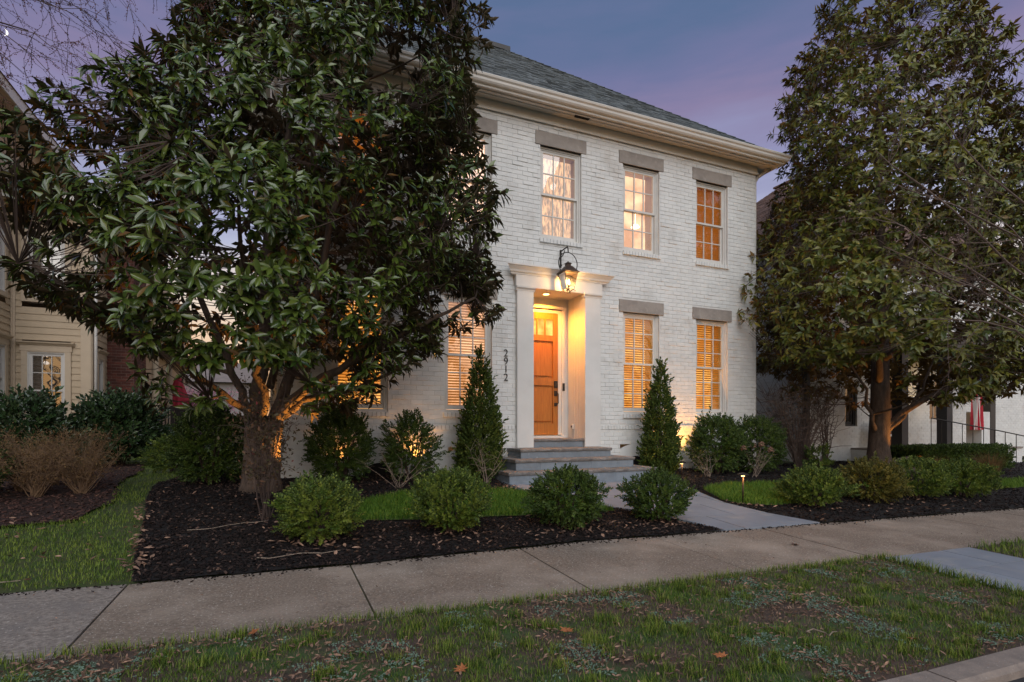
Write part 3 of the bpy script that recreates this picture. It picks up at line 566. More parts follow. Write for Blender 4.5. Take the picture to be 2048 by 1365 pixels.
# arched crawl-space panels with dark openings
for c in (1.5,3.0,6.45):
    b=MB(); n=12; P=[(c-.355,.22)]+[(c-.355+.71*i/n,.66+.115*math.sin(PI*i/n)) for i in range(n+1)]+[(c+.355,.22)]
    m=len(P); b.add([(x,Yf-.004,z) for x,z in P]+[(x,Yf+.05,z) for x,z in P],[tuple(range(m))]+[(i,i+m,(i+1)%m+m,(i+1)%m) for i in range(m)]); b.obj('vent_panel',mWB,H)
    b=MB(); g0=float(tz(c,Yf-.2))-.05; P=[(c-.27,g0)]+[(c-.27+.54*i/n,.44+.09*math.sin(PI*i/n)) for i in range(n+1)]+[(c+.27,g0)]; m=len(P)
    b.add([(x,Yf-.012,z) for x,z in P]+[(x,Yf-.008,z) for x,z in P],[tuple(range(m))]); b.obj('vent_opening',mDark,H)
fr=((0,Yf,0),(1,0),(0,-1))
rooms={(1.2,'u'):(eOr2,mGlass,mSlat),(3.0,'u'):(eWarm,mGlassU,None),(4.8,'u'):(eSheer,mGlassU,None),(6.6,'u'):(eWarm,mGlassU,None),(8.4,'u'):(eOr2,mGlass,mSlat),
       (1.2,'l'):(eOr,mGlass,mSlat),(3.0,'l'):(eWarm,mGlassU,mSlat),(6.6,'l'):(eOr,mGlass,mSlat),(8.4,'l'):(eOr,mGlass,mSlat)}
for c in cxs:
    r,g_,s_=rooms[(c,'u')]; w_,_=window(H,fr,c-WW,c+WW,4.53,6.23,2,2,3,r,g_,None,s_)
    if c!=4.8:
        r,g_,s_=rooms[(c,'l')]; w_,_=window(H,fr,c-WW,c+WW,1.35,3.34,3,3,3,r,g_,None,s_)
pl=MB().lathe((6.78,Yf+.45,5.22),[(.005,.28),(.005,.05),(.06,.045),(.09,.0),(.07,-.012)],12).obj('pendant_light',ePend,H)
# frieze, soffit, fascia, gutter, roof
ov=.40; Yo=Yf-ov; EX0,EX1=XL-ov,XR+ov; Dp=8.6; YB=Yf+Dp+ov
MB().box(XL-.02,XR+.02,Yf-.035,Yf+.02,6.64,6.86).obj('frieze_board',mTrim,H)
MB().box(XL-.03,XR+.03,Yf-.055,Yf-.036,6.615,6.66).obj('frieze_moulding',mTrim,H)
MB().box(XR,XR+.03,Yf,Yf+Dp,6.64,6.86).box(XL-.03,XL,Yf,Yf+Dp,6.64,6.86).obj('frieze_board',mTrim,H)
b=MB(); b.box(EX0+.02,EX1-.02,Yo+.02,Yf-.04,6.80,6.82).box(EX0+.02,XL-.035,Yf-.04,YB,6.80,6.82).box(XR+.035,EX1-.02,Yf-.04,YB,6.80,6.82); b.obj('soffit',mTrim,H)
MB().box(EX0+.10,EX1-.10,Yo+.12,Yo+.15,6.775,6.80).box(EX0+.10,EX1-.10,Yo+.22,Yo+.24,6.785,6.80).obj('soffit_moulding',mTrim,H)
MB().box(4.98,5.28,Yo+.16,Yo+.24,6.782,6.80).obj('soffit_vent',mDark,H)
b=MB(); b.box(EX0,EX1,Yo,Yo+.02,6.76,6.93).box(EX1-.02,EX1,Yo+.02,YB,6.76,6.93).box(EX0,EX0+.02,Yo+.02,YB,6.76,6.93); b.obj('fascia',mTrim,H)
g=[(0,6.80),(-.055,6.805),(-.075,6.83),(-.080,6.865),(-.105,6.885),(-.115,6.915),(-.110,6.925),(-.098,6.915),(0,6.90)]
MB(((0,Yo,0),(1,0),(0,1))).extrude_profile(g,EX0,EX1,-(-1),-1).obj('gutter',mTrim,H)
MB(((EX1,0,0),(0,1),(-1,0))).extrude_profile(g,Yo,YB,1,0).obj('gutter',mTrim,H)
MB(((EX0,0,0),(0,1),(1,0))).extrude_profile(g,Yo,YB,1,0).obj('gutter',mTrim,H)
MB().tube([(EX1-.08,Yf-.1,6.78),(XR+.12,Yf+.05,6.62),(XR+.06,Yf+.08,6.5),(XR+.06,Yf+.08,.4)],.035,8).obj('downspout',mTrim,H,True)
MB().tube([(XL+.02,Yf-.28,6.78),(XL-.03,Yf-.06,6.5),(XL-.03,Yf-.06,.4)],.04,8).obj('downspout',mTrim,H,True)
RS=.86; hw=(YB-Yo)/2; zr=6.93+hw*RS
P=[(EX0,Yo,6.93),(EX1,Yo,6.93),(EX1,YB,6.93),(EX0,YB,6.93),(EX0+hw,Yo+hw,zr),(EX1-hw,Yo+hw,zr)]
roof=MB().add(P,[(0,1,5,4),(1,2,5),(2,3,4,5),(3,0,4)]).obj('roof',mShing,H)
O=[];B=[]; sl=math.sqrt(1+RS*RS); row=.135; nrow=int(hw*sl/row); dirs=np.array((0,1/sl,RS/sl)); nrm=np.array((0,-RS/sl,1/sl)); ux=np.array((1.,0,0))
for i in range(nrow):
    d=i*row/sl; x0,x1=EX0-.02+d,EX1+.02-d; a=x0-random.random()*.2
    while a<x1:
        w=random.choice((.12,.16,.2,.24,.3)); s0,s1=max(a,x0),min(a+w,x1); a+=w
        if s1-s0<.03: continue
        O.append((s0,Yo-.03+d,6.925+d*RS-.03*RS)); B.append(np.stack([ux*(s1-s0-.003),dirs*(row+.035),nrm*random.uniform(.006,.016)],1))
shV=np.array([[0,0,0],[1,0,0],[1,1,0],[0,1,0],[0,0,1],[1,0,1],[1,1,.1],[0,1,.1]],float); shF=np.array([[4,5,6,7],[0,1,5,4],[1,2,6,5],[3,0,4,7]])
O=np.array(O); d_=np.linalg.norm(O-CAM,axis=1)+50*(O[:,0]<3.3)
pieces('shingle',roof,shV,shF,O,B,mShing,cap=300,stuff='shingles',score=d_)
MB().box(EX0+hw-.1,EX1-hw+.22,Yo+hw-.12,Yo+hw+.12,zr-.08,zr+.035).obj('ridge_vent',mColG,roof)
for sx,ex in ((1,EX1),(-1,EX0)):
    n=34; O=[];B=[]
    for i in range(n):
        t=i/n; p=np.array((ex-sx*hw*t,Yo+hw*t,6.93+hw*RS*t+.004)); d=np.array((-sx,1,RS)); d/=np.linalg.norm(d); 
        O.append(p); B.append(basis(d[None],np.array([[0,-.3,1.]]),.16,.30,.02)[0])
    capV=np.array([[-.5,0,-.35],[0,0,1],[.5,0,-1.5],[-.5,1,-1.0],[0,1,.2],[.5,1,-2.2]]); capF=np.array([[0,1,4,3],[1,2,5,4]])
    pieces('hip_shingle',roof,capV,capF,O,B,mShing,cap=40)
# portal: recess, pilasters, entablature
rx0,rx1,rz0,rz1,ry=3.98,5.26,.875,3.598,9.48
b=MB(); b.add([(rx0,Yf-.02,rz0),(rx0,ry,rz0),(rx0,ry,rz1),(rx0,Yf-.02,rz1)],[(0,1,2,3)]).add([(rx1,Yf-.02,rz0),(rx1,ry,rz0),(rx1,ry,rz1),(rx1,Yf-.02,rz1)],[(3,2,1,0)])
b.add([(rx0,ry,3.40),(rx1,ry,3.40),(rx1,ry,rz1),(rx0,ry,rz1)],[(0,1,2,3)]).add([(5.08,ry,rz0),(rx1,ry,rz0),(rx1,ry,3.40),(5.08,ry,3.40)],[(0,1,2,3)]).add([(rx0,ry,rz0),(4.04,ry,rz0),(4.04,ry,3.40),(rx0,ry,3.40)],[(0,1,2,3)])
b.obj('porch_recess',mStucco,H)
MB().add([(rx0,Yf-.02,rz1),(rx1,Yf-.02,rz1),(rx1,ry,rz1),(rx0,ry,rz1)],[(0,1,2,3)]).obj('porch_ceiling',mStucco,H)
for k in range(1,4): MB().box(rx1-.004,rx1+.0,8.9+.1*k,8.9+.1*k+.006,rz0,rz1).obj('board_joint',mFrame,H)
for x0,x1 in ((3.88,4.20),(5.262,5.60)): MB().box(x0,x1,Yf-.09,Yf+.01 if x0>5 else Yf+.06,.73,3.575,.004).obj('pilaster',mStucco,H)
for x0,x1 in ((3.86,4.225),(5.235,5.62)):
    MB(((0,Yf,0),(1,0),(0,1))).extrude_profile([(.0,3.52),(-.095,3.52),(-.10,3.545),(-.125,3.57),(-.128,3.601),(0,3.601)],x0,x1).obj('pilaster_capital',mStucco,H)
MB().box(3.855,5.63,Yf-.10,Yf+.01,3.602,3.80).obj('frieze',mStucco,H)
MB().box(4.226,5.234,Yf-.098,Yf-.03,3.585,3.601).obj('portal_soffit_bead',mStucco,H)
MB(((0,Yf,0),(1,0),(0,1))).extrude_profile([(0,3.80),(-.11,3.80),(-.115,3.82),(-.14,3.84),(-.15,3.87),(-.20,3.93),(-.215,3.935),(-.215,3.965),(0,3.975)],3.855,5.63,1,-1).obj('cornice',mStucco,H)
cl=MB().lathe((4.62,9.15,3.585),[(.085,.012),(.085,.0),(.062,.0),(.055,.008)],20).obj('recessed_light_trim',mFrame,H,True)
MB().lathe((4.62,9.15,3.587),[(.056,.003),(.056,.0)],20).obj('recessed_lamp',eCan,cl)
# door
dx0,dx1,dz0,dz1=4.11,5.01,.945,3.30; dy=ry-.02
b=MB(); st=.105
rails=[(dz0,dz0+.24),(2.02,2.16),(dz1-.13,dz1),(2.72,2.80)]
rails=[(dz0,dz0+.22),(1.90,2.04),(2.76,2.87),(dz1-.12,dz1)]
b.box(dx0,dx0+st,dy-.045,dy,dz0,dz1,.003).box(dx1-st,dx1,dy-.045,dy,dz0,dz1,.003)
for a,c in rails: b.box(dx0+st,dx1-st,dy-.0445,dy-.001,a,c)
dr=b.obj('door',mOak,H)
for a,c in ((rails[0][1],rails[1][0]),(rails[1][1],rails[2][0])):
    MB().box(dx0+st,dx1-st,dy-.012,dy-.004,a,c).box(dx0+st+.035,dx1-st-.035,dy-.034,dy-.012,a+.035,c-.035,.012).obj('door_panel',mOak,dr)
lw=(dx1-dx0-2*st)/4
for k in range(4):
    xa=dx0+st+k*lw; MB().box(xa+(.014 if k else 0),xa+lw-(.014 if k<3 else 0),dy-.022,dy-.016,rails[2][1],rails[3][0]).obj('door_lite',eOr,dr)
    if k: MB().box(xa-.014,xa+.014,dy-.0445,dy-.002,rails[2][1],rails[3][0]).obj('door_mullion',mOak,dr)
h=MB(); hx=dx1-.055; h.box(hx-.035,hx+.035,dy-.075,dy-.045,1.86,1.99,.004); h.obj('deadbolt',mBlack,dr)
h=MB(); h.box(hx-.03,hx+.03,dy-.065,dy-.045,1.70,1.80,.004).box(hx-.028,hx+.028,dy-.065,dy-.045,1.50,1.57,.004).tube([(hx+.03,dy-.06,1.76),(hx+.03,dy-.105,1.74),(hx+.03,dy-.105,1.56),(hx+.03,dy-.06,1.54)],.010,6); h.obj('handle',mBlack,dr)
MB().box(dx1+.002,dx1+.07,dy-.05,dy+.018,dz0,dz1+.06).box(dx0-.07,dx0-.002,dy-.05,dy+.018,dz0,dz1+.06).box(dx0-.002,dx1+.002,dy-.05,dy+.018,dz1+.003,dz1+.06).obj('door_casing',mFrame,H)
MB().box(dx1+.071,dx1+.13,dy-.07,dy+.018,.9,dz1+.08).box(dx0-.07,dx1+.15,dy-.085,dy+.018,dz1+.081,dz1+.14,.004).obj('door_casing',mFrame,H)
MB().box(dx0-.07,dx1+.13,dy-.14,dy+.018,.877,.93,.005).obj('door_sill',mFrame,H)
# doorbell + outlet
MB().box(dx1+.085,dx1+.125,dy-.095,dy-.071,1.80,1.95,.004).obj('doorbell',mBlack,H)
MB().box(rx1-.04,rx1-.001,9.22,9.29,1.06,1.15,.004).obj('outlet_box',mFrame,H); MB().box(rx1-.045,rx1-.041,9.235,9.275,1.085,1.125).obj('outlet_face',mBlack,H)
MB().box(7.35,7.43,Yf-.05,Yf-.012,1.17,1.30,.004).obj('outlet_box',mFrame,H); MB().box(7.375,7.405,Yf-.056,Yf-.051,1.19,1.26).obj('outlet_face',mBlack,H)
# house number
HN=thing('house_number','dark metal digits 2912 mounted in a column beside the left pilaster','house number',(3.69,Yf-.02,1.92))
for k,ch in enumerate('2912'):
    cu=bpy.data.curves.new('digit','FONT'); cu.body=ch; cu.size=.185; cu.extrude=.006; cu.offset=-.0022; cu.align_x='CENTER'
    o=bpy.data.objects.new('digit',cu); link(o); dg=bpy.context.evaluated_depsgraph_get(); me=bpy.data.meshes.new_from_object(o.evaluated_get(dg)); bpy.data.objects.remove(o)
    me.materials.clear(); me.materials.append(mBlack); o=link(bpy.data.objects.new('digit',me)); o.matrix_basis=Matrix.Translation((3.69,Yf-.022,2.345-k*.1425))@Matrix.Rotation(R(90),4,'X'); o.parent=HN; o.matrix_parent_inverse=wm[HN.name].inverted()
# steps
ST=thing('front_steps','four grey bluestone steps with rough nosings up to the oak door','steps',(4.7,8.0,.23))
def tread(x0,x1,y0,y1,z):
    V=[];F=[];n=int((x1-x0)/.05); prof=[(y1,z-.045),(y0+.01,z-.05),(y0,z-.035),(y0-.004,z-.012),(y0+.008,z),(y1,z)]
    for i in range(n+1):
        x=x0+(x1-x0)*i/n
        for j,(y,zz) in enumerate(prof):
            r=.008*noise.noise(Vector((x*9,j*2.1,z*7))) if 0<j<5 else 0
            V.append((x,y+r,zz+(r*.3 if j>0 and j<4 else 0)))
    m=len(prof)
    for i in range(n):
        for j in range(m): F.append((i*m+j,i*m+(j+1)%m,(i+1)*m+(j+1)%m,(i+1)*m+j))
    F.append(tuple(range(m))); F.append(tuple(n*m+j for j in range(m-1,-1,-1)))
    mesh_obj('tread',V,F,mBlueT,ST)
def riser(x0,x1,y,z0,z1,yb,cuts):
    MB().box(x0+.012,x1-.012,y+.035,yb,z0,z1-.006).obj('step_core',mBlueR,ST)
    xs=[x0]+cuts+[x1]
    O=[];B=[]
    for a,b_ in zip(xs,xs[1:]): MB().box(a+.0015,b_-.0015,y+.012,y+.034,z0,z1-.002).obj('riser_tile',mBlueR,ST)
    MB().box(x0-.0,x0+.011,y+.036,yb,z0,z1-.004).obj('riser_tile',mBlueR,ST)
levels=[(3.23,6.02,7.66,.20,.405),(3.48,5.78,7.98,.405,.575),(3.71,5.52,8.30,.575,.73),(4.205,5.255,8.83,.73,.885)]
for i,(x0,x1,y0,z0,z1) in enumerate(levels):
    yb=Yf-.02 if i<3 else 9.5; riser(x0+.02,x1-.02,y0+.01,z0,z1-.05,yb,[x0+(x1-x0)*t for t in ((.13,.42,.7,.88),(.2,.45,.62,.85),(.3,.66),(.55,))[i]]); tread(x0,x1,y0,yb,z1)
# lantern
LA=thing('wall_lantern','bronze lantern with a ring bracket lit above the front door','lantern',(4.78,Yf,4.0))
c=(4.78,8.60); zc=4.03; rr=.205
LR=[(c[0]+rr*math.sin(t)*.92,c[1]+0*t,zc+rr*math.cos(t)) for t in np.linspace(-2.25,2.25,28)]
MB().tube(LR,.009,6).obj('ring',mBlack,LA,True)
MB().box(c[0]-.012,c[0]+.012,Yf-.035,Yf-.01,4.03,4.36).tube([(c[0],Yf-.03,4.33),(c[0],8.62,4.345),(c[0],8.60,4.30),(c[0],8.59,4.235)],.012,6).tube([(c[0],Yf-.04,4.22),(c[0],8.78,4.24),(c[0],8.72,4.31)],.008,6).obj('bracket',mBlack,LA)
b=MB(); b.box(c[0]-.02,c[0]+.02,Yf-.045,Yf-.02,4.06,4.09).box(c[0]-.02,c[0]+.02,Yf-.045,Yf-.02,4.27,4.3); b.obj('wall_plate',mBlack,LA)
def frus(b,c,z0,h0,z1,h1): b.add([(c[0]-h0,c[1]-h0,z0),(c[0]+h0,c[1]-h0,z0),(c[0]+h0,c[1]+h0,z0),(c[0]-h0,c[1]+h0,z0),(c[0]-h1,c[1]-h1,z1),(c[0]+h1,c[1]-h1,z1),(c[0]+h1,c[1]+h1,z1),(c[0]-h1,c[1]+h1,z1)],[(3,2,1,0),(4,5,6,7),(0,1,5,4),(1,2,6,5),(2,3,7,6),(3,0,4,7)])
b=MB(); frus(b,c,3.86,.155,3.875,.15); frus(b,c,3.875,.145,3.985,.055); frus(b,c,3.985,.04,4.035,.04); frus(b,c,4.035,.06,4.06,.012); frus(b,c,4.06,.012,4.075,.006); b.obj('lantern_roof',mBronze,LA)
b=MB()
for sx in (-1,1):
    for sy in (-1,1): b.tube([(c[0]+sx*.13,c[1]+sy*.13,3.86),(c[0]+sx*.075,c[1]+sy*.075,3.56),(c[0]+sx*.10,c[1]+sy*.10,3.53)],.006,4); b.tube([(c[0]+sx*.075,c[1]+sy*.075,3.565),(c[0],c[1],3.50)],.005,4)
for a,z_ in ((.075,3.565),(.13,3.855)):
    for k in range(4): s1=[(-1,-1),(1,-1),(1,1),(-1,1)][k]; s2=[(-1,-1),(1,-1),(1,1),(-1,1)][(k+1)%4]; b.tube([(c[0]+s1[0]*a,c[1]+s1[1]*a,z_),(c[0]+s2[0]*a,c[1]+s2[1]*a,z_)],.006,4)
b.obj('lantern_frame',mBlack,LA)
for sx,sy in ((0,-1),(1,0),(-1,0),(0,1)):
    def q4(z,a,w): return [(c[0]+sx*a+(-w if sx==0 else 0)*1,c[1]+sy*a+(-w if sy==0 else 0),z),(c[0]+sx*a+(w if sx==0 else 0),c[1]+sy*a+(w if sy==0 else 0),z)]
    lo=q4(3.57,.072,.07); hi=q4(3.85,.125,.122); MB().add([lo[0],lo[1],hi[1],hi[0]],[(0,1,2,3)]).obj('lantern_pane',mGlassD,LA)
MB().lathe((c[0],c[1],3.56),[(.03,0),(.03,.02),(.008,.03),(.008,.1)],8).obj('candle_stem',mBlack,LA)
for k in range(3):
    t=k*2.1+.4; MB().lathe((c[0]+.035*math.cos(t),c[1]+.035*math.sin(t),3.66),[(.006,0),(.014,.02),(.013,.05),(.003,.085)],8).obj('flame',eFlame,LA,True)
    MB().tube([(c[0],c[1],3.6),(c[0]+.035*math.cos(t),c[1]+.035*math.sin(t),3.62),(c[0]+.035*math.cos(t),c[1]+.035*math.sin(t),3.66)],.006,5).obj('candle_stem',mBlack,LA)
def plight(name,loc,e,col=(1,.5,.15),r=.03,spot=None,aim=None,parent=None,blend=.6):
    ld=bpy.data.lights.new(name,'SPOT' if spot else 'POINT'); ld.energy=e; ld.color=col; ld.shadow_soft_size=r
    if spot: ld.spot_size=R(spot); ld.spot_blend=blend
    o=link(bpy.data.objects.new(name,ld)); o.location=loc
    if aim is not None: o.rotation_euler=(Vector(aim)-Vector(loc)).to_track_quat('-Z','Y').to_euler()
    return o
plight('lantern_glow',(4.78,8.60,3.72),20,(1,.52,.17),.05)
plight('recessed_lamp_glow',(4.62,9.12,3.555),165,(1,.34,.03),.05,156,(4.70,9.12,0),blend=.8)
# landscape lamps
def uplight(x,y,aim,e,label,spot=75):
    z=float(tz(x,y)); t=thing('landscape_uplight',label,'garden lamp',(x,y,z),'landscape uplights'); d=(Vector(aim)-Vector((x,y,z+.1))).normalized()
    p=Vector((x,y,z+.09)); MB().tube([(x,y,z-.03),(x,y,z+.06)],.01,6).obj('stake',mBlack,t)
    MB().tube([p-d*.04,p+d*.05,p+d*.075],[.028,.036,.036],10,False).obj('lamp_housing',mBlack,t,True)
    MB().lathe((x,y,z+.085),[(.02,0),(.02,.004)],10).obj('lamp_lens',ePath,t)
    plight('uplight_glow',tuple(p+d*.1),e,(1,.40,.07),.03,spot,aim)
uplight(7.26,8.64,(7.40,8.95,1.4),170,'black uplight at the wall between the right arborvitae and the boxwood',95)
uplight(2.12,8.76,(2.1,8.97,2.4),26,'black uplight hidden behind the second clipped shrub left of the door',95)
uplight(.45,7.15,(-.02,7.38,1.5),230,'black uplight at the foot of the left magnolia',70)
uplight(.85,8.76,(.85,8.97,2.6),9,'black uplight at the wall beside the left window',100)
uplight(12.6,7.15,(12.35,7.85,1.6),130,'black uplight at the foot of the right magnolia',60)
def pathlight(x,y,label,h=.42,mm=None):
    z=float(tz(x,y)); t=thing('path_light',label,'garden lamp',(x,y,z),'path lights beside the walk')
    MB().tube([(x,y,z-.02),(x,y,z+h)],.011,8).obj('post',mm or mBronze,t,True); MB().lathe((x,y,z+h),[(.075,-.012),(.08,0),(.06,.012),(.012,.03)],16).obj('cap',mBlack,t,True)
    MB().lathe((x,y,z+h-.03),[(.022,0),(.022,.016)],10).obj('lens',ePath,t)
    plight('path_light_glow',(x,y-.03,z+h-.05),1.1,(1,.5,.17),.02)
pathlight(6.02,5.78,'slim copper path light with a flat black cap at the lawn edge')
pathlight(6.85,8.02,'short path light with a flat cap in front of the right arborvitae',.26)
# ------------------------------------------------------------------ vegetation
leafT=np.array([[0,0,0],[-.5,.28,.10],[0,.30,0],[.5,.28,.10],[-.42,.62,.08],[0,.64,-.05],[.42,.62,.08],[0,1,-.16]]); 
leafTF=np.array([[0,2,1],[0,3,2],[1,2,5],[1,5,4],[2,3,6],[2,6,5],[4,5,7],[5,6,7]])
leafH=[]; leafHF=[]
for j,(t,w) in enumerate(((0,.05),(.12,.32),(.38,.82),(.66,1.0),(.88,.78),(1,.12))):
    z=-.22*t*t
    leafH+=[(-.5*w,t,z+.10*w),(-.25*w,t,z+.035*w),(0,t,z),(.25*w,t,z+.035*w),(.5*w,t,z+.10*w)]
for j in range(5):
    for i in range(4): leafHF.append((j*5+i,j*5+i+1,(j+1)*5+i+1,(j+1)*5+i))
leafH=np.array(leafH); leafHF=np.array(leafHF)
leafM=[];leafMF=[]
for j,(t,w) in enumerate(((0,.05),(.25,.7),(.6,1.0),(1,.05))):
    leafM+=[(-.5*w,t,-.18*t*t+.09*w),(0,t,-.18*t*t),(.5*w,t,-.18*t*t+.09*w)]
for j in range(3):
    for i in range(2): leafMF.append((j*3+i,j*3+i+1,(j+1)*3+i+1,(j+1)*3+i))
leafS=np.array([[0,0,0],[-.45,.45,.06],[0,.42,-.03],[.45,.45,.06],[0,1,-.18]]); leafSF=np.array([[0,2,1],[0,3,2],[1,2,4],[2,3,4]])
leafM=np.array(leafM); leafMF=np.array(leafMF)
def nrmz(v): return v/(np.linalg.norm(v,axis=-1,keepdims=True)+1e-9)
def magnolia(name,label,base,axis,prof,ncl,leafL,mat,trunks,lt,lt2,ysq=1.0,fin=.28,wd=(.30,.38),cap=300,ymax=99,gap=-.12,seed=0,holes=None,leaders=None,nsec=90,trunk_r=.2):
    global rng; rg=np.random.default_rng(seed); rnd=random.Random(seed)
    root=thing(name,label,'tree',base); zs=[p[0] for p in prof]; rs=[p[1] for p in prof]; z0,z1=zs[0],zs[-1]
    ax=lambda z:(np.interp(z,axis[0],axis[1]),np.interp(z,axis[0],axis[2]))
    def env(p):   # fraction of envelope radius
        a,b_=ax(p[:,2]); r=np.hypot(p[:,0]-a,(p[:,1]-b_)/ysq); th=np.arctan2(p[:,1]-b_,p[:,0]-a)
        lump=.96+.09*np.sin(3*th+1.7*p[:,2]+seed)+.07*np.sin(7*th-2.9*p[:,2]+seed)
        return r/(np.interp(p[:,2],zs,rs)*lump+1e-6)
    # tips
    T=np.zeros((0,3)); Rm=max(rs)*1.3
    while len(T)<ncl:
        q=np.c_[rg.uniform(-Rm,Rm,4000),rg.uniform(-Rm,Rm,4000),rg.uniform(z0,z1,4000)]; a,b_=ax(q[:,2]); q[:,0]+=a; q[:,1]+=b_
        f=env(q); k=(f<1)&(rg.random(4000)<np.clip((f-fin)*(1.7 if fin<.4 else 3),.05,1))&(q[:,1]<ymax)
        if holes is not None: k&=~holes(q)
        q=q[k]; g=np.array([noise.noise(Vector((p[0]*1.15,p[1]*1.15,p[2]*1.5+seed))) for p in q]); q=q[g>gap]
        T=np.vstack([T,q])
    T=T[:ncl]
    b=MB(); nodes=[]; nr=[]
    for pts,rad,n in trunks:
        b.tube(pts,rad,n)
    for (pts,r0,r1) in leaders:
        P=[Vector(p) for p in pts]; Q=[]
        for i in range(len(P)-1):
            for k in range(4): Q.append(P[i].lerp(P[i+1],k/4))
        Q.append(P[-1]); Q=[q+Vector((rnd.gauss(0,.025),rnd.gauss(0,.025),0)) if i else q for i,q in enumerate(Q)]
        rr_=[r0+(r1-r0)*i/(len(Q)-1) for i in range(len(Q))]; b.tube(Q,rr_,8)
        for q,r in zip(Q,rr_): nodes.append(q); nr.append(r)
    # secondaries
    for s in range(nsec):
        i=rnd.randrange(len(T)); tip=Vector(T[i]); c_=[k for k in range(len(nodes)) if nodes[k].z<tip.z+.1]
        if not c_: continue
        k=min(c_,key=lambda k:(nodes[k]-tip).length+ .8*max(0,.5-(tip.z-nodes[k].z))); A=nodes[k]; L_=(tip-A).length
        if L_<.3: continue
        mid=A.lerp(tip,.5)+Vector((rnd.gauss(0,.08),rnd.gauss(0,.08),-.06*L_+rnd.gauss(0,.05)))
        Q=[A*(1-t)**2+mid*2*t*(1-t)+tip*t*t for t in [j/6 for j in range(7)]]; r0=min(nr[k]*.7,.012+.012*L_)
        b.tube(Q,[r0+(.006-r0)*j/6 for j in range(7)],5,False)
        for j in range(2,7): nodes.append(Q[j]); nr.append(r0+(.006-r0)*j/6)
    NP=np.array([tuple(n) for n in nodes]); root_b=b.obj('trunk',mBark,root,True)
    tw=MB()
    for t in T:
        d=np.linalg.norm(NP-t,axis=1)+.5*np.clip(NP[:,2]-t[2],0,9); k=int(np.argmin(d)); A=Vector(NP[k]); tt=Vector(t)
        if (A-tt).length>.04: m_=A.lerp(tt,.55)+Vector((0,0,-.04)); tw.tube([A,m_,tt],[.006,.0045,.0035],3,False)
    tw.obj('twigs',mTwigD,root,kind='stuff')
    # rosettes
    a,b_=ax(T[:,2]); outw=np.c_[T[:,0]-a,T[:,1]-b_,np.zeros(len(T))]; outw=nrmz(outw); D=nrmz(outw*.85+np.array((0,0,.38))+rg.normal(0,.35,(len(T),3)))
    O=[];Yv=[];Zv=[];S=[];cid=[]
    for i in range(len(T)):
        n=rg.integers(7,12); d=D[i]; u_=nrmz(np.cross(d,(.3,.2,1.)+rg.normal(0,.1,3))); v_=np.cross(d,u_)
        ph=np.arange(n)*2.4+rg.random()*6; el=np.radians(np.linspace(80,18,n)+rg.normal(0,14,n))   # away from the axis
        dirs=np.cos(el)[:,None]*d+np.sin(el)[:,None]*(np.cos(ph)[:,None]*u_+np.sin(ph)[:,None]*v_); dirs[:,2]-=.15+.75*rg.random(n); dirs=nrmz(dirs)
        O.append(T[i]-d*np.linspace(.07,0,n)[:,None]*leafL/.18); Yv.append(dirs); nn=nrmz(outw[i]*.95+d*.3+np.array((0,0,.55))+rg.normal(0,.28,(n,3))); Zv.append(nn); S.append(leafL*rg.uniform(.7,1.15,n)); cid+= [i]*n
    O=np.vstack(O);Yv=np.vstack(Yv);Zv=np.vstack(Zv);S=np.concatenate(S); k=O[:,1]+Yv[:,1]*.1<ymax; O,Yv,Zv,S=O[k],Yv[k],Zv[k],S[k]
    B=basis(Yv,Zv,S*rg.uniform(wd[0],wd[1],len(S)),S,S*rg.uniform(.5,1.4,len(S)))
    dd=np.linalg.norm(O-CAM,axis=1); ix=np.argsort(dd); a_,b2=ix[:cap],ix[cap:]; pieces('leaf',root,lt[0],lt[1],O[a_],B[a_],mat,cap=cap,smooth=True); joined('crown',root,lt2[0],lt2[1],O[b2],B[b2],mat,True)
    return root
def P3(l): return [tuple(p) for p in l]
# left magnolia: trunk splits low into several leaders
bz=float(tz(-.25,7.4))-.05
tr=[([(-.25,7.4,bz),(-.25,7.4,bz+.12),(-.24,7.4,bz+.45),(-.22,7.4,bz+.8)],[.23,.175,.155,.165],14),
    ([(-.10,7.38,bz),(-.10,7.37,bz+.2),(-.08,7.36,bz+.6),(-.04,7.36,bz+.9)],[.17,.125,.11,.10],10)]
ld=[(P3([(-.22,7.4,1.15),(-.45,7.42,1.55),(-.75,7.4,2.4),(-1.1,7.3,3.6),(-1.3,7.2,4.6)]),.06,.012),
    (P3([(-.2,7.4,1.1),(-.2,7.45,2.0),(-.1,7.4,3.4),(.15,7.35,5.2),(.35,7.3,7.2),(.4,7.3,8.8)]),.09,.015),
    (P3([(-.08,7.38,1.1),(.15,7.4,1.8),(.5,7.5,3.0),(.75,7.5,4.6),(1.0,7.4,6.6)]),.08,.015),
    (P3([(-.05,7.36,1.2),(.25,7.2,1.55),(.8,6.9,1.9),(1.6,6.6,2.35),(2.3,6.5,2.75)]),.075,.015),
    (P3([(-.05,7.36,1.15),(.3,7.3,1.45),(.95,7.35,1.62),(1.7,7.5,2.0)]),.06,.012),
    (P3([(-.22,7.4,1.2),(-.6,7.2,1.5),(-1.2,6.9,1.95),(-2.2,6.7,2.7)]),.05,.012),
    (P3([(-.2,7.36,1.2),(-.2,6.9,1.9),(-.3,6.2,2.7),(-.4,5.6,3.4)]),.05,.012),
    (P3([(-.1,7.4,1.6),(.1,6.9,2.8),(.4,6.4,4.2),(.5,6.2,5.4)]),.05,.012)]
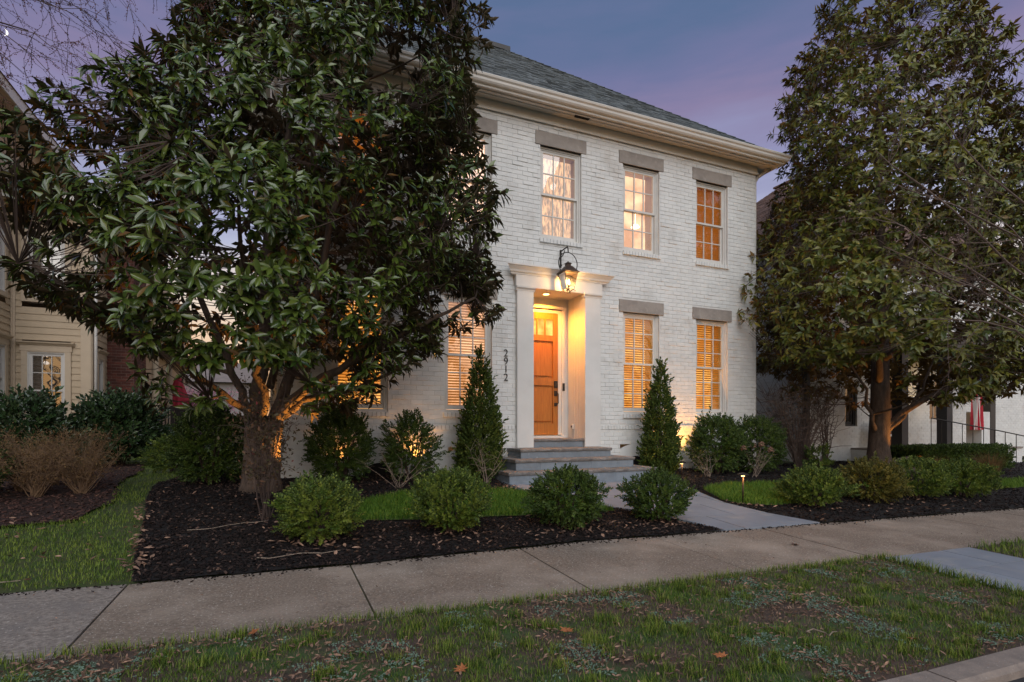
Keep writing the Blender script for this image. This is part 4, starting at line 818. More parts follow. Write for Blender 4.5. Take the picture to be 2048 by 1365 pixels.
def holesL(q):  # open places of the crown: under-canopy on both sides of the stems
    return ((q[:,2]<1.75)&(np.abs(q[:,0]+.15)<.42)&(q[:,1]<7.6))|(q[:,2]<1.95+.55*(-1.3-q[:,0]))&(q[:,0]<-1.3)|((q[:,2]<2.0)&(q[:,1]>7.2)&(q[:,0]<.4))|((q[:,2]<2.6)&(q[:,0]<-.5)&(q[:,0]>-1.3)&(q[:,1]>7)&(np.random.default_rng(1).random(len(q))<.5))|((q[:,0]>2.35)&(q[:,1]<6.6))|((q[:,0]>1.95)&(q[:,2]<2.55))|((q[:,0]<-1.75)&(q[:,2]>2.72)&(q[:,2]<3.3))|((q[:,0]>1.5)&(q[:,2]<2.05))|(q[:,0]<np.interp(q[:,2],[3.6,3.95,4.4,5.0,5.8,6.6],[-4,-2.4,-1.9,-1.45,-1.0,-.7])+.45*np.clip(7-q[:,1],0,3)*(q[:,2]>3.7))
magnolia('magnolia_tree','large dark glossy magnolia tree covering the left half of the white house',(-.25,7.4,bz),
   ([1,3.2,4.3,5.3,6.4,9.5],[-.15,-.25,.05,.60,.78,.70],[7.2,7.15,7.15,7.2,7.2,7.2]),[(1.3,1.0),(1.6,1.8),(2.0,2.35),(2.5,2.75),(3.1,3.0),(4.2,2.8),(5.3,2.15),(6.4,1.8),(7.5,1.4),(8.6,.8),(9.2,.2)],4600,.145,mMag,tr,(leafH,leafHF),(leafM,leafMF),.70,ymax=8.72,gap=-.11,seed=3,holes=holesL,leaders=ld,nsec=110)
# right magnolia
RX,RY=12.15,7.85; bz=float(tz(RX,RY))-.05
tr=[([(RX,RY,bz),(RX,RY,bz+.15),(RX,RY,bz+.6),(RX+.05,RY,bz+1.5),(RX+.05,RY,3.5)],[.38,.27,.21,.19,.15],14)]
ld=[(P3([(RX+.05,RY,3.0),(RX+.05,RY,5),(RX-.05,RY,7.5),(RX,RY,10)]),.15,.02),(P3([(RX+.05,RY,1.0),(RX+.6,RY-.3,1.5),(RX+1.3,RY-.7,2.0),(RX+2.4,RY-1.0,2.4)]),.09,.02),
    (P3([(RX+.05,RY,.9),(RX+.4,RY-.25,1.3),(RX+.8,RY-.4,1.9),(RX+1.2,RY-.5,2.8)]),.06,.015),(P3([(RX,RY,.8),(RX-.35,RY-.1,1.2),(RX-.6,RY-.1,1.9),(RX-1.2,RY,2.8)]),.06,.015),
    (P3([(RX,RY,2.0),(RX-.8,RY-.6,3.0),(RX-1.8,RY-1,4.2)]),.08,.02),(P3([(RX,RY,2.5),(RX+.2,RY-1.2,3.5),(RX+.3,RY-2,5)]),.08,.02),(P3([(RX+.05,RY,3.2),(RX+1,RY+.2,4.6),(RX+1.8,RY,6.5),(RX+2.1,RY,8)]),.09,.02),
    (P3([(RX,RY,4),(RX-1,RY,5.5),(RX-1.5,RY,7)]),.08,.02)]
def holesR(q): return (q[:,2]<2.35)&(q[:,0]<RX-.9)|(q[:,0]<9.05)
magnolia('magnolia_tree','tall conical magnolia tree with bronze leaf backs right of the white house',(RX,RY,bz),
   ([1,4,7,11],[RX+.1,RX+.15,RX+.3,RX+.3],[RY-.2,RY-.2,RY-.2,RY]),[(1.6,1.8),(2.0,3.0),(2.8,3.5),(3.8,3.45),(5,3.15),(6.2,2.9),(7.4,2.65),(8.6,2.3),(9.6,2.05),(10.4,1.75),(11.4,1.2),(12.2,.3)],6200,.17,mMagR,tr,(leafM,leafMF),(leafS,leafSF),.85,.5,(.38,.48),ymax=11,gap=-.34,seed=11,holes=holesR,leaders=ld,nsec=110)
# sprig-based shrubs
def sprig(nl,leaf,spread,length,rg,flat=False):
    tv0=np.array([[0,0,0],[-.28,.5,.08],[.28,.5,.08],[0,1,0]]); tf0=np.array([[0,2,3,1]]); V=[];F=[]
    for i in range(nl):
        t=i/nl; ph=i*2.4; el=R(60-35*t); d=np.array((math.sin(el)*math.cos(ph),math.sin(el)*math.sin(ph)*(.25 if flat else 1),math.cos(el))); zz=nrmz(np.array((0,0,1.))+rg.normal(0,.3,3))
        B=basis(d[None],zz[None],leaf,leaf,leaf)[0]; b=len(V); V+=list(tv0@B.T+np.array((0,0,length*t))); F+=[[b,b+2,b+3,b+1]]
    return np.array(V),np.array(F)
def shrub(name,label,x,y,w,h,mat,n,leaf=.024,spl=.085,nl=13,shape='round',group=None,stem=True,seed=0,up=.45,d=None,zb=0,flat=False,bark=None,droop=0,cat='shrub',lumpy=.26,inner=.3):
    rg=np.random.default_rng(seed+100); z=float(tz(x,y))+zb; root=thing(name,label,cat,(x,y,z),group); d=d or w
    V,F=sprig(nl,leaf,1,spl,rg,flat)
    th=rg.random(n)*2*PI; 
    if shape=='cone':
        t=1-np.sqrt(rg.random(n)); t=np.clip(t*1.06,0,.995); prof=np.interp(t,[0,.06,.25,.5,.8,1],[.75,.95,1,.78,.36,.03]); rad=prof*(1-.3*rg.random(n)**2); P=np.c_[np.cos(th)*rad*w/2,np.sin(th)*rad*d/2,t*h]
        D=np.c_[np.cos(th)*.6,np.sin(th)*.6,np.full(n,1.2)]
    else:
        cz=rg.uniform(-.85,1,n); rr_=np.sqrt(1-cz**2); f=1-inner*rg.random(n)**1.5
        if shape=='egg': rr_=rr_*np.interp(cz,[-1,0,1],[.95,1.05,.8])
        P=np.c_[np.cos(th)*rr_*w/2*f,np.sin(th)*rr_*d/2*f,(.5+.5*cz*f)*h*1.0+.02]; D=np.c_[np.cos(th)*rr_,np.sin(th)*rr_,cz+up]
    g=np.array([noise.noise(Vector((p[0]*4.2/max(w,.4)+seed,p[1]*4.2/max(w,.4),p[2]*4.2/max(w,.4)))) for p in P]); g2=np.array([noise.noise(Vector((p[0]*11+seed,p[1]*11,p[2]*11))) for p in P])
    sc_=1+lumpy*g*1.6+.16*g2; P=P*np.c_[sc_,sc_,1+.05*g]; k=g2>-.38; P,D=P[k],D[k]; n=len(P)
    D=nrmz(nrmz(D)+rg.normal(0,.32,(n,3))); D[:,2]-=droop
    U=nrmz(np.cross(D,rg.normal(0,1,(n,3)))); W_=np.cross(D,U); s=rg.uniform(.65,1.35,n)[:,None]; k=rg.random(n)<.05; s[k]*=1.35; P[k]=(P[k]-(x*0))*1.05; B=np.stack([U*s,W_*s,D*s],2)
    joined('foliage',root,V,F,P+np.array((x,y,z)),B,mat)
    if stem:
        b=MB(); r_=random.Random(seed)
        for i in range(9 if shape!='cone' else 2):
            a=r_.random()*6.28; q=(.28*w if shape!='cone' else .03)
            b.tube([(x+.03*math.cos(a),y+.03*math.sin(a),z-.04),(x+q*.5*math.cos(a),y+q*.5*math.sin(a),z+h*.3),(x+q*math.cos(a),y+q*math.sin(a),z+h*.7)],[.014,.01,.005],5,False)
        if shape=='cone': b.tube([(x,y,z-.05),(x,y,z+h*.9)],[.03,.006],6)
        b.obj('stem',bark or mTwigD,root)
    return root
G1='low boxwoods lining the pavement'
bw=[(.34,5.42,.60,.50,mBox,1,'leftmost low boxwood by the pavement, in front of the left magnolia'),(1.61,5.36,.66,.56,mBox,2,'pale green boxwood second from the left along the pavement'),
    (2.89,5.22,.62,.56,mBoxD,3,'dark green boxwood in front of the bluestone steps'),(4.10,5.22,.60,.50,mBoxD,4,'dark boxwood just left of the curved bluestone walk'),
    (6.98,5.45,.72,.48,mBox,5,'boxwood just right of the path light and curved walk'),(8.40,5.55,.74,.56,mBoxY,6,'yellow tinged boxwood below the right magnolia trunk'),
    (9.55,5.55,.84,.58,mBox,7,'boxwood second from the right end of the row, near the boulder'),(10.75,5.55,.86,.54,mBox,8,'rightmost low boxwood of the row, near the clipped hedge')]
for x,y,w,h,m,s,l in bw: shrub('boxwood',l,x,y,w,h,m,(1300,1500,1500,1150,0,950,1100,1000,1100)[s-1 if s<5 else s],leaf=.026 if x<5 else .030,group=G1,seed=s,nl=14,lumpy=(.40,.34,.44,.36,.42,.38,.46,.36)[s-1],up=(.6,.9,.4,.7,.8,.5,.9,.6)[s-1])
shrub('boxwood','big round dark boxwood left of the left magnolia trunk, at the house corner',-.86,8.6,.86,.98,mBoxD,1900,leaf=.034,spl=.11,seed=21,inner=.2)
shrub('clipped_shrub','dark egg shaped shrub under the leftmost ground floor window',.84,8.25,.72,1.02,mBoxD,1500,leaf=.034,spl=.11,seed=22,d=.7,shape='egg')
shrub('clipped_shrub','egg shaped shrub lit from behind between the two left windows',1.86,8.25,.78,1.0,mBoxD,900,leaf=.034,spl=.11,seed=23,shape='egg',inner=.5,d=.62)
shrub('arborvitae','tall narrow arborvitae left of the front door, beside the house number',3.02,8.35,.60,1.95,mArb,2300,leaf=.045,spl=.13,nl=9,seed=24,shape='cone',flat=True,cat='conifer')
shrub('arborvitae','narrow conical arborvitae right of the front door',6.62,8.35,.54,2.0,mArb,2300,leaf=.045,spl=.13,nl=9,seed=25,shape='cone',flat=True,cat='conifer')
shrub('boxwood','large rounded boxwood under the rightmost ground floor window',7.88,8.22,.98,1.05,mBoxD,1900,leaf=.034,spl=.10,seed=26,d=.75)
shrub('boxwood','large rounded boxwood at the right corner of the white house',8.95,8.25,.95,1.05,mBoxD,1700,leaf=.034,spl=.10,seed=27)
shrub('cherry_laurel','tall glossy laurel in front of the beige bay window',-4.3,12.9,.95,1.25,mLau,560,leaf=.09,spl=.26,nl=11,seed=28,up=.9,inner=.5)
shrub('cherry_laurel','wide dark laurel in front of the red brick chimney',-3.0,13.6,1.3,1.28,mLau,1100,leaf=.09,spl=.26,nl=11,seed=29,up=.9)
shrub('cherry_laurel','low dark laurel between the two taller laurels',-3.75,13.0,1.2,.75,mLau,500,leaf=.07,spl=.2,nl=11,seed=30)
shrub('small_shrub','small light green shrub at the back of the side lawn below the deck',-1.75,11.4,.7,.55,mBox,500,leaf=.035,spl=.1,seed=31)
shrub('dark_evergreen','dark evergreen shrub cut by the left edge of the photo',-3.55,8.6,.9,.75,mBoxD,800,leaf=.03,spl=.1,seed=32)
# nandina-like loose shrub before the left trunk
def stems(root,x,y,z,n,h,spread,mat,rg,r=.005,bend=.3,twigs=3,name='stem',segs=6,lean=(0,0),tl=.3):
    b=MB(); tips=[]
    for i in range(n):
        a=rg.uniform(0,6.283); s=spread*rg.uniform(.25,1); hh=h*rg.uniform(.6,1); ex=Vector((x+s*math.cos(a)+lean[0]*hh,y+s*math.sin(a)*.7+lean[1]*hh,z+hh)); st=Vector((x+rg.uniform(-.05,.05),y+rg.uniform(-.05,.05),z-.03)); Q=[]
        for k in range(segs+1):
            t=k/segs; p=st.lerp(ex,t); p+=Vector((0,0,bend*hh*t*(1-t)))+Vector((rg.gauss(0,.012),rg.gauss(0,.012),0)); Q.append(p)
        b.tube(Q,[r*(1-.7*k/segs) for k in range(segs+1)],4,False); tips.append(Q[-1])
        for j in range(twigs):
            k=rg.randrange(segs//3,segs); d=Vector((rg.gauss(0,1),rg.gauss(0,.7),abs(rg.gauss(.5,.6)))).normalized()*tl*rg.uniform(.4,1); m_=Q[k]+d*.5+Vector((0,0,.02)); b.tube([Q[k],m_,Q[k]+d],[r*.55,r*.4,r*.25],3,False); tips+= [Q[k]+d,m_]
    b.obj(name,mat,root); return tips
def leaves_at(root,tips,per,size,mat,rg,name='leaves',jit=.05):
    T=np.array([tuple(t) for t in tips]); T=np.repeat(T,per,0)+rg.normal(0,jit,(len(T)*per,3)); n=len(T); Y=rg.normal(0,1,(n,3)); Z=rg.normal(0,.6,(n,3))+(0,0,1)
    s=size*rg.uniform(.6,1.3,n); joined(name,root,leafT,leafTF,T,basis(Y,Z,s*.45,s,s*.6),mat,smooth=True)
rr0=random.Random(5); rn=np.random.default_rng(5)
z=float(tz(.0,6.3)); t=thing('rose_shrub','loose shrub of thin stems and small reddish leaves before the left magnolia trunk','shrub',(-.12,6.3,z)); tp=stems(t,-.12,6.3,z,17,1.6,.44,mTwigD,rr0,.006,.1,6); leaves_at(t,tp,5,.045,mNan,rn,jit=.06)
# hydrangeas
def hydrangea(x,y,h,sp,n,label,mat=mPale,heads=0,seed=1,tw=2,r=.0042,name='hydrangea'):
    rg=random.Random(seed); z=float(tz(x,y)); t=thing(name,label,'shrub',(x,y,z),'leafless hydrangeas at the foot of the house' if name=='hydrangea' else None); tp=stems(t,x,y,z,n,h,sp,mat,rg,r,.15,tw,tl=.22)
    tp=sorted(tp,key=lambda p:-p.z)[:heads*3:3]
    for p in tp:
        q=np.random.default_rng(seed); N_=60; d=nrmz(q.normal(0,1,(N_,3))); joined('flower_head',t,leafT,leafTF,np.array(tuple(p))+d*.045,basis(q.normal(0,1,(N_,3)),d,.02,.03,.01),mFlow)
    return t
hydrangea(1.55,7.75,.60,.62,8,'leafless pale twigs in the mulch in front of the lit clipped shrub',seed=2,tw=4)
hydrangea(2.95,7.85,.70,.55,10,'leafless pale twigs at the foot of the left arborvitae',seed=3,tw=5)
hydrangea(7.35,7.85,.58,.55,9,'leafless pale twigs in front of the large right boxwood',seed=4,tw=5)
hydrangea(8.35,7.75,.68,.50,9,'pale twigs with dried brown flower heads before the corner boxwood',heads=4,seed=6,tw=5)
# vase shaped bare shrub, thin bare shrub
rg=random.Random(9); z=float(tz(10.9,8.7)); t=thing('bare_bush','big leafless vase shaped bush between the two white houses','shrub',(10.9,8.7,z)); stems(t,10.75,8.7,z,58,2.1,1.5,mTwig,rg,.012,.22,10,segs=8,lean=(-.10,0),tl=.6)
rg=random.Random(10); z=float(tz(11.85,8.9)); t=thing('bare_bush','thin leafless bush beside the dark post','shrub',(11.85,8.9,z)); stems(t,11.85,8.9,z,12,1.9,.5,mTwigD,rg,.014,.1,5,segs=8,tl=.5)
shrub('small_shrub','small leafy sprout at the foot of the vase shaped bare bush',10.7,8.2,.35,.5,mBox,90,leaf=.05,spl=.12,seed=41)
# brown dead perennials at left
mDry=M('dry_stem',(.26,.17,.10),(.15,.095,.06),rough=.9)
def dead_clump(x,y,w,h,n,label,seed):
    rg=random.Random(seed); rn_=np.random.default_rng(seed); z=float(tz(x,y)); t=thing('dead_perennial',label,'plant',(x,y,z),'brown winter perennials of the left bed'); tp=stems(t,x,y,z,n,h*1.1,w*.62,mDry,rg,.004,.12,6,tl=.2); leaves_at(t,tp,2,.026,mBrownP,rn_,jit=.03)
for i,(x,y,w,h,n,l) in enumerate([(-3.05,9.0,1.0,.72,70,'brown dead perennial clump cut by the left edge'),(-2.75,8.5,.9,.66,60,'broad brown dead perennial clump in front of the laurels'),(-2.35,8.7,.9,.62,60,'brown dead perennial clump nearest the side lawn'),
      (-2.95,9.7,1.0,.75,60,'brown dead perennial clump behind the others'),(-3.2,8.0,.8,.6,45,'low brown dead perennial clump at the bed front'),(-2.55,9.4,1.0,.8,60,'tall brown dead perennial clump before the wide laurel'),(-3.4,8.7,.9,.8,50,'tall brown dead perennial clump at the far left')]): dead_clump(x,y,w,h,n,l,50+i)
# ornamental grasses and hedge at right
for i,(x,y,w,h,l) in enumerate([(12.5,6.9,.9,.5,'tan ornamental grass tuft beside the boulder'),(14.0,6.7,1.0,.6,'tan ornamental grass tuft at the right edge'),(13.2,6.4,.8,.4,'low tan ornamental grass between its two neighbours')]): 
    n=700; rg_=np.random.default_rng(i); z=float(tz(x,y)); t=thing('ornamental_grass',l,'grass tuft',(x,y,z),'ornamental grasses by the hedge'); th=rg_.random(n)*6.283; rad=rg_.random(n)**.7*.12; O=np.c_[x+np.cos(th)*rad,y+np.sin(th)*rad,np.full(n,z)]
    hh=h*rg_.uniform(.6,1.1,n); X=np.stack([-np.sin(th),np.cos(th),np.zeros(n)],1)*.006; Yv=np.stack([np.cos(th),np.sin(th),np.zeros(n)],1)*(hh*rg_.uniform(.2,1.3,n))[:,None]; Z=np.stack([0*hh,0*hh,hh],1); joined('blades',t,bladeV,bladeT,O,np.stack([X,Yv,Z],2),mBrownP)
hz=float(tz(15,8)); t=thing('clipped_hedge','low dark clipped hedge before the right hand porch','hedge',(14.9,8.1,hz)); n=4200; rg_=np.random.default_rng(77)
V_,F_=sprig(10,.04,1,.07,rg_); fc=rg_.integers(0,3,n); P=np.c_[rg_.uniform(13.5,17.2,n),rg_.uniform(7.75,8.55,n),rg_.uniform(0,.5,n)]; P[fc==0,2]=.5; P[fc==1,1]=7.75; P[(fc==2),0]=np.where(rg_.random((fc==2).sum())<.3,13.5,P[fc==2,0]); P+=rg_.normal(0,.02,(n,3)); P[:,2]+=hz+.02
D=nrmz(rg_.normal(0,.5,(n,3))+np.where(fc[:,None]==0,(0,0,1.),(0,-1.,.4))); U=nrmz(np.cross(D,rg_.normal(0,1,(n,3)))); joined('foliage',t,V_,F_,P,np.stack([U,np.cross(D,U),D],2),mBoxD); MB().box(13.56,17.15,7.82,8.5,hz,hz+.46).obj('dark_core',mDark,t)  # near-black inner block stands in for the shade inside the hedge
# boulder
V=[];F=[]; ns=14; x,y=12.55,7.55; z=float(tz(x,y)); sv=[]
for i in range(ns+1):
    for j in range(ns*2):
        th=PI*i/ns; ph=PI*j/ns; d=Vector((math.sin(th)*math.cos(ph),math.sin(th)*math.sin(ph),math.cos(th))); k=1+.28*noise.noise(d*1.6+Vector((4,1,2)))+.10*noise.noise(d*5); V.append((x+d.x*.38*k,y+d.y*.28*k,z+.13+d.z*.25*k))
for i in range(ns):
    for j in range(ns*2): F.append((i*ns*2+j,i*ns*2+(j+1)%(ns*2),(i+1)*ns*2+(j+1)%(ns*2),(i+1)*ns*2+j))
tag(mesh_obj('boulder',V,F,mRock),'tan boulder in the mulch right of the right magnolia','rock')
# fallen sticks
for i,(x,y,l,a,lab) in enumerate([(-.45,6.1,1.0,.35,'long pale stick on the black mulch left of the low boxwoods'),(.15,4.95,.9,.05,'thin pale stick lying on the mulch by the pavement'),(-1.9,4.9,.7,-.5,'curved pale stick on the side lawn at the left edge'),(2.9,2.2,.25,-.6,'short straw coloured stick in the verge near the kerb')]):
    Q=[]
    for k in range(7): t_=k/6-.5; xx,yy=x+.75*l*t_*math.cos(a)+.03*math.sin(k*2+i),y+.75*l*t_*math.sin(a)+.035*math.cos(k*1.7+i); Q.append((xx,yy,float(tz(xx,yy))+.022))
    tag(MB().tube(Q,[.0035]*6+[.002],5).obj('fallen_stick',mPale),lab,'stick','fallen sticks')
# bare trees
def bare_tree(name,label,base,trunk,tr_r,targets,seed,mat,buds=0,sub=10,tlen=.8,droop=.0,r0=.03,up=.35,sub2=4):
    rg=random.Random(seed); t=thing(name,label,'tree',base); b=MB(); b.tube(trunk,tr_r,10); T=[Vector(p) for p in trunk]; bd=[]
    def br(A,Bp,r,lvl):
        n=7; L_=(Bp-A).length; Q=[A]; off=Vector((rg.gauss(0,.08),rg.gauss(0,.08),rg.gauss(.08,.06)-droop))*L_
        for k in range(1,n+1): u=k/n; Q.append(A.lerp(Bp,u)+off*4*u*(1-u)*.6+Vector((rg.gauss(0,.012),rg.gauss(0,.012),rg.gauss(0,.012)))*L_)
        b.tube(Q,[max(.0018,r*(1-.75*k/n)) for k in range(n+1)],5 if lvl<1 else 3,False)
        if lvl<3:
            c=(sub,sub2+2,sub2)[lvl]
            for i in range(c):
                k=rg.randrange(1,n); d=(Q[min(k+1,n)]-Q[k]).normalized(); side=Vector((rg.gauss(0,1),rg.gauss(0,1),rg.gauss(up,.7))).normalized(); dd=(d*.75+side*.8).normalized(); L2=(L_*.42 if lvl==0 else L_*.5)*rg.uniform(.5,1.1)
                br(Q[k],Q[k]+dd*max(L2,tlen*.2),r*(.5 if lvl==0 else .55)*(1-.5*k/n),lvl+1)
        else: pass
        if lvl>=1 and buds:
            for k in range(1,n+1):
                for _ in range(buds): bd.append(Q[k]+Vector((rg.gauss(0,.006),rg.gauss(0,.006),rg.gauss(0,.006))))
    for (hz_,tg) in targets:
        A=T[0]; 
        for i in range(len(T)-1):
            if T[i].z<=hz_<=T[i+1].z: A=T[i].lerp(T[i+1],(hz_-T[i].z)/(T[i+1].z-T[i].z))
        br(A,Vector(tg),r0,0)
    b.obj('trunk',mat,t)
    if bd:
        P=np.array([tuple(p) for p in bd]); n=len(P); q=np.random.default_rng(seed); joined('buds',t,leafT,leafTF,P,basis(q.normal(0,1,(n,3)),q.normal(0,1,(n,3)),.008,.014,.012),mBud)
    return t
bare_tree('bare_tree','leafless tree off the left edge whose budding twigs hang into the top left corner',(-5.2,5.6,.1),[(-5.2,5.6,0),(-5.15,5.6,2),(-5.0,5.6,4.5),(-5,5.6,7)],[.16,.13,.10,.05],
   [(4.0,(-1.5,6.2,5.3)),(4.4,(-1.2,6.4,6.0)),(4.7,(-1.9,6.0,5.9)),(5.2,(-1.6,6.6,6.6)),(3.6,(-2.1,6.2,4.7))],3,mTwigD,buds=2,sub=14,droop=-.02,r0=.022,up=-.5)
bare_tree('bare_tree','leafless tree off the right edge with grey twigs in front of the right magnolia',(11.3,3.9,0),[(11.3,3.9,-.2),(11.3,3.9,1.5),(11.2,3.9,3.5),(11.2,3.9,6)],[.14,.11,.08,.04],
   [(2.0,(7.9,5.2,4.3)),(1.8,(8.3,5.0,3.3)),(2.4,(8.2,5.4,5.3)),(3.0,(8.9,5.2,6.4)),(2.2,(7.9,5.0,3.7)),(1.6,(8.6,4.9,2.7)),(2.7,(8.6,5.5,4.9))],4,mTwig,buds=0,sub=8,r0=.022,sub2=3)
for i,(x,y) in enumerate([(-14,-18),(-6,-15),(2,-17),(9,-14.5),(17,-17)]):
    rg=random.Random(i); tg=[(3+k*.8,(x+rg.uniform(-4,4),y+rg.uniform(-3,3),6+rg.uniform(0,5)+k*.4)) for k in range(8)]
    bare_tree('bare_tree','leafless street tree across the road, '+['leftmost of the five','second from the left','the one straight behind the camera','second from the right','rightmost of the five'][i],(x,y,-.2),[(x,y,-.2),(x,y,3),(x+.1,y,6),(x,y,9)],[.25,.2,.15,.05],tg,60+i,mTwigD,sub=9,r0=.08,tlen=1.5,sub2=3)['group']='street trees across the road'
# ------------------------------------------------------------------ LEFT NEIGHBOUR
NB=thing('siding_house','beige lap sided house with white windows behind the left magnolia','house',(-5.5,15.5,.25))
def siding(root,p0,u,n,w,z0,z1,opens,ex=.147,name='siding_board'):
    fr_=((p0[0],p0[1],0),u,n); z_=z0; 
    MB(fr_).add([(0,-.01,z0),(w,-.01,z0),(w,-.01,z1),(0,-.01,z1)],[(0,1,2,3)]).obj('wall_sheathing',mDark,root) if not opens else None
    while z_<z1-.02:
        zt=min(z_+ex,z1); segs=[(0,w)]
        for o in opens:
            if zt>o[2] and z_<o[3]:
                ns=[]
                for a,b_ in segs:
                    if b_<=o[0] or a>=o[1]: ns.append((a,b_)); continue
                    if a<o[0]: ns.append((a,o[0]))
                    if b_>o[1]: ns.append((o[1],b_))
                segs=ns
        for a,b_ in segs:
            if b_-a<.02: continue
            MB(fr_).add([(a,.0,z_),(b_,.0,z_),(b_,.022,z_-.004),(a,.022,z_-.004),(b_,.006,zt),(a,.006,zt)],[(0,1,2,3),(3,2,4,5)]).obj(name,mSid,root)
        z_+=ex
X1,Y1=-5.46,15.5; X2,Y2=-4.02,16.8
frF=((X1,Y1,0),(1,0),(0,-1)); frS=((X2,Y1,0),(0,1),(1,0)); frW=((X1,13.7,0),(0,1),(1,0))
# bay front
wl,wr=.30,.98
siding(NB,(X1,Y1),(1,0),(0,-1),X2-X1,.55,6.1,[(wl-.1,wr+.1,.95,3.0),(wl-.1,wr+.1,3.9,5.5)])
siding(NB,(X2,Y1),(0,1),(1,0),Y2-Y1,.55,6.1,[(.38,.98,1.0,2.95)]); siding(NB,(X1,13.7),(0,1),(1,0),Y1-13.7,.55,7.75,[(.95,1.5,1.35,3.0),(.95,1.5,3.9,5.6)])
siding(NB,(X1-4,13.7),(1,0),(0,-1),4,.55,7.75,[])
MB(frF).box(0,X2-X1,-.02,.03,.1,.56).obj('foundation',mRBm,NB); MB(frW).box(0,1.8,-.02,.03,.1,.56).obj('foundation',mRBm,NB); MB(frS).box(.03,1.3,-.02,.03,.1,.56).obj('foundation',mRBm,NB)
MB(frF).box(.0,.09,.024,.045,.5,6.1).box(1.27,1.465,.024,.045,.5,6.1).obj('corner_board',mSidT,NB); MB(frS).box(-.02,.12,.024,.046,.5,6.1).obj('corner_board',mSidT,NB)
MB(frW).box(1.72,1.8,.024,.045,.5,7.7).obj('corner_board',mSidT,NB); MB().tube([(X2+.09,Y1+.06,6.0),(X2+.09,Y1+.06,.4)],.035,8).obj('downspout',mWhiteT,NB,True)
def nbwin(fr_,a,b_,z0,z1,cols=3,ru=2,rl=2,bm=None,hd=True):
    MB(fr_).box(a-.11,a,-.02,.05,z0-.1,z1+.02).box(b_,b_+.11,-.02,.05,z0-.1,z1+.02).box(a,b_,-.02,.05,z1,z1+.02).box(a,b_,-.02,.06,z0-.1,z0).obj('window_casing',mSidT,NB)
    if hd: MB(fr_).box(a-.13,b_+.13,-.02,.055,z1+.021,z1+.15).extrude_profile([(-.02,z1+.151),(.07,z1+.151),(.085,z1+.17),(.12,z1+.20),(.125,z1+.225),(-.02,z1+.24)],a-.18,b_+.18).obj('window_header',mSidT,NB)
    fo=((fr_[0][0]+fr_[2][0]*.08,fr_[0][1]+fr_[2][1]*.08,0),fr_[1],fr_[2]); window(NB,fo,a,b_,z0,z1,ru,rl,cols,eDim,mGlassU,None,bm or mSlatW,mf=mWhiteT,wide=.04)
nbwin(frF,wl,wr,1.05,2.78); nbwin(frF,wl,wr,4.0,5.4); nbwin(frS,.48,.88,1.1,2.72,1,1,1); nbwin(frW,1.05,1.42,1.45,2.85,1,2,2); nbwin(frW,1.05,1.42,4.0,5.45,1,2,2,hd=False)
# eaves
MB().box(X1-4,X2+.45,Y1-.45,Y1+1.2,6.10,6.13).obj('soffit',mSidT,NB); MB().box(X1-.0,X2+.47,Y1-.47,Y1-.44,6.05,6.26).box(X2+.44,X2+.47,Y1-.44,Y2,6.05,6.26).obj('fascia',mWhiteT,NB)
MB().add([(X1,Y1-.5,6.26),(X2+.5,Y1-.5,6.26),(X2+.5,Y2+.5,6.26),(X1,Y2+.5,7.2),(X2,Y2+.5,7.2)],[(0,1,4,3),(1,2,4)]).obj('bay_roof',mBrRoof,NB)
MB().box(X1-5,X1+.50,13.25,24,7.75,7.78).obj('soffit',mSidT,NB); MB().box(X1-5,X1+.52,13.22,13.25,7.72,7.95).box(X1+.49,X1+.52,13.25,24,7.72,7.95).obj('fascia',mWhiteT,NB); MB().box(X1,X1+.05,13.7,24,7.45,7.75).obj('frieze_board',mSidT,NB)
MB().add([(X1+.55,13.2,7.95),(X1+.55,24,7.95),(X1-4.5,24,11.3),(X1-4.5,18.5,11.3),(X1-10,13.2,7.95)],[(0,1,2,3),(0,3,4)]).obj('roof',mBrRoof,NB)
MB().box(X1-4,X1-.02,Y1+.03,24,.1,7.75).box(X1-.02,X2-.03,Y2,24,.1,6.1).obj('wall',mSid,NB)
# brick stack and rear body
brick_wall(NB,(X2,Y2,0),(1,0),(0,-1),.58,.05,6.4,[],mRB,mRBm,bl=.21,bh=.073,cap=170,wn='chimney')
brick_wall(NB,(X2+.58,Y2,0),(0,1),(1,0),1.4,.05,6.4,[],mRB,mRBm,bl=.21,bh=.073,cap=130,wn='chimney')
MB().box(X2-.05,X2+.63,Y2-.05,Y2+1.45,6.4,6.55,.01).obj('chimney_cap',mRBm,NB)
MB().box(-7,-3.55,18.3,26,.1,5.9).obj('wall',mSid,NB)
# rear porch
for yy in (18.45,20.6,23.2): MB().lathe((-3.25,yy,.75),[(.13,0),(.13,.12),(.10,.15),(.085,2.45),(.11,2.5),(.12,2.62)],14).obj('porch_column',mSidT,NB,True)
MB().box(-3.5,-3.0,18.25,25,3.38,3.62).obj('porch_beam',mSidT,NB); MB().add([(-2.75,18.2,3.62),(-2.75,25.2,3.62),(-3.6,25.2,4.2),(-3.6,18.2,4.2)],[(0,1,2,3)]).obj('porch_roof',mBrRoof,NB); MB().box(-2.8,-2.74,18.2,25.2,3.55,3.66).obj('gutter',mWhiteT,NB)
DK=thing('deck','dark stained timber deck with railing behind the beige house','deck',(-3.1,20.5,.7))
MB().box(-3.55,-2.5,19.4,24,.62,.78).obj('deck_floor',mDeck,DK); MB().box(-3.45,-2.6,19.5,23.8,.05,.61).obj('under_deck_block',mDark,DK)  # near-black block filling the space below the deck floor
b=MB(); b.box(-3.5,-2.5,19.42,19.50,1.60,1.68).box(-2.55,-2.47,19.5,24,1.60,1.68).box(-3.5,-2.5,19.44,19.48,.88,.93).box(-2.53,-2.49,19.5,24,.88,.93); b.obj('handrail',mDeck,DK)
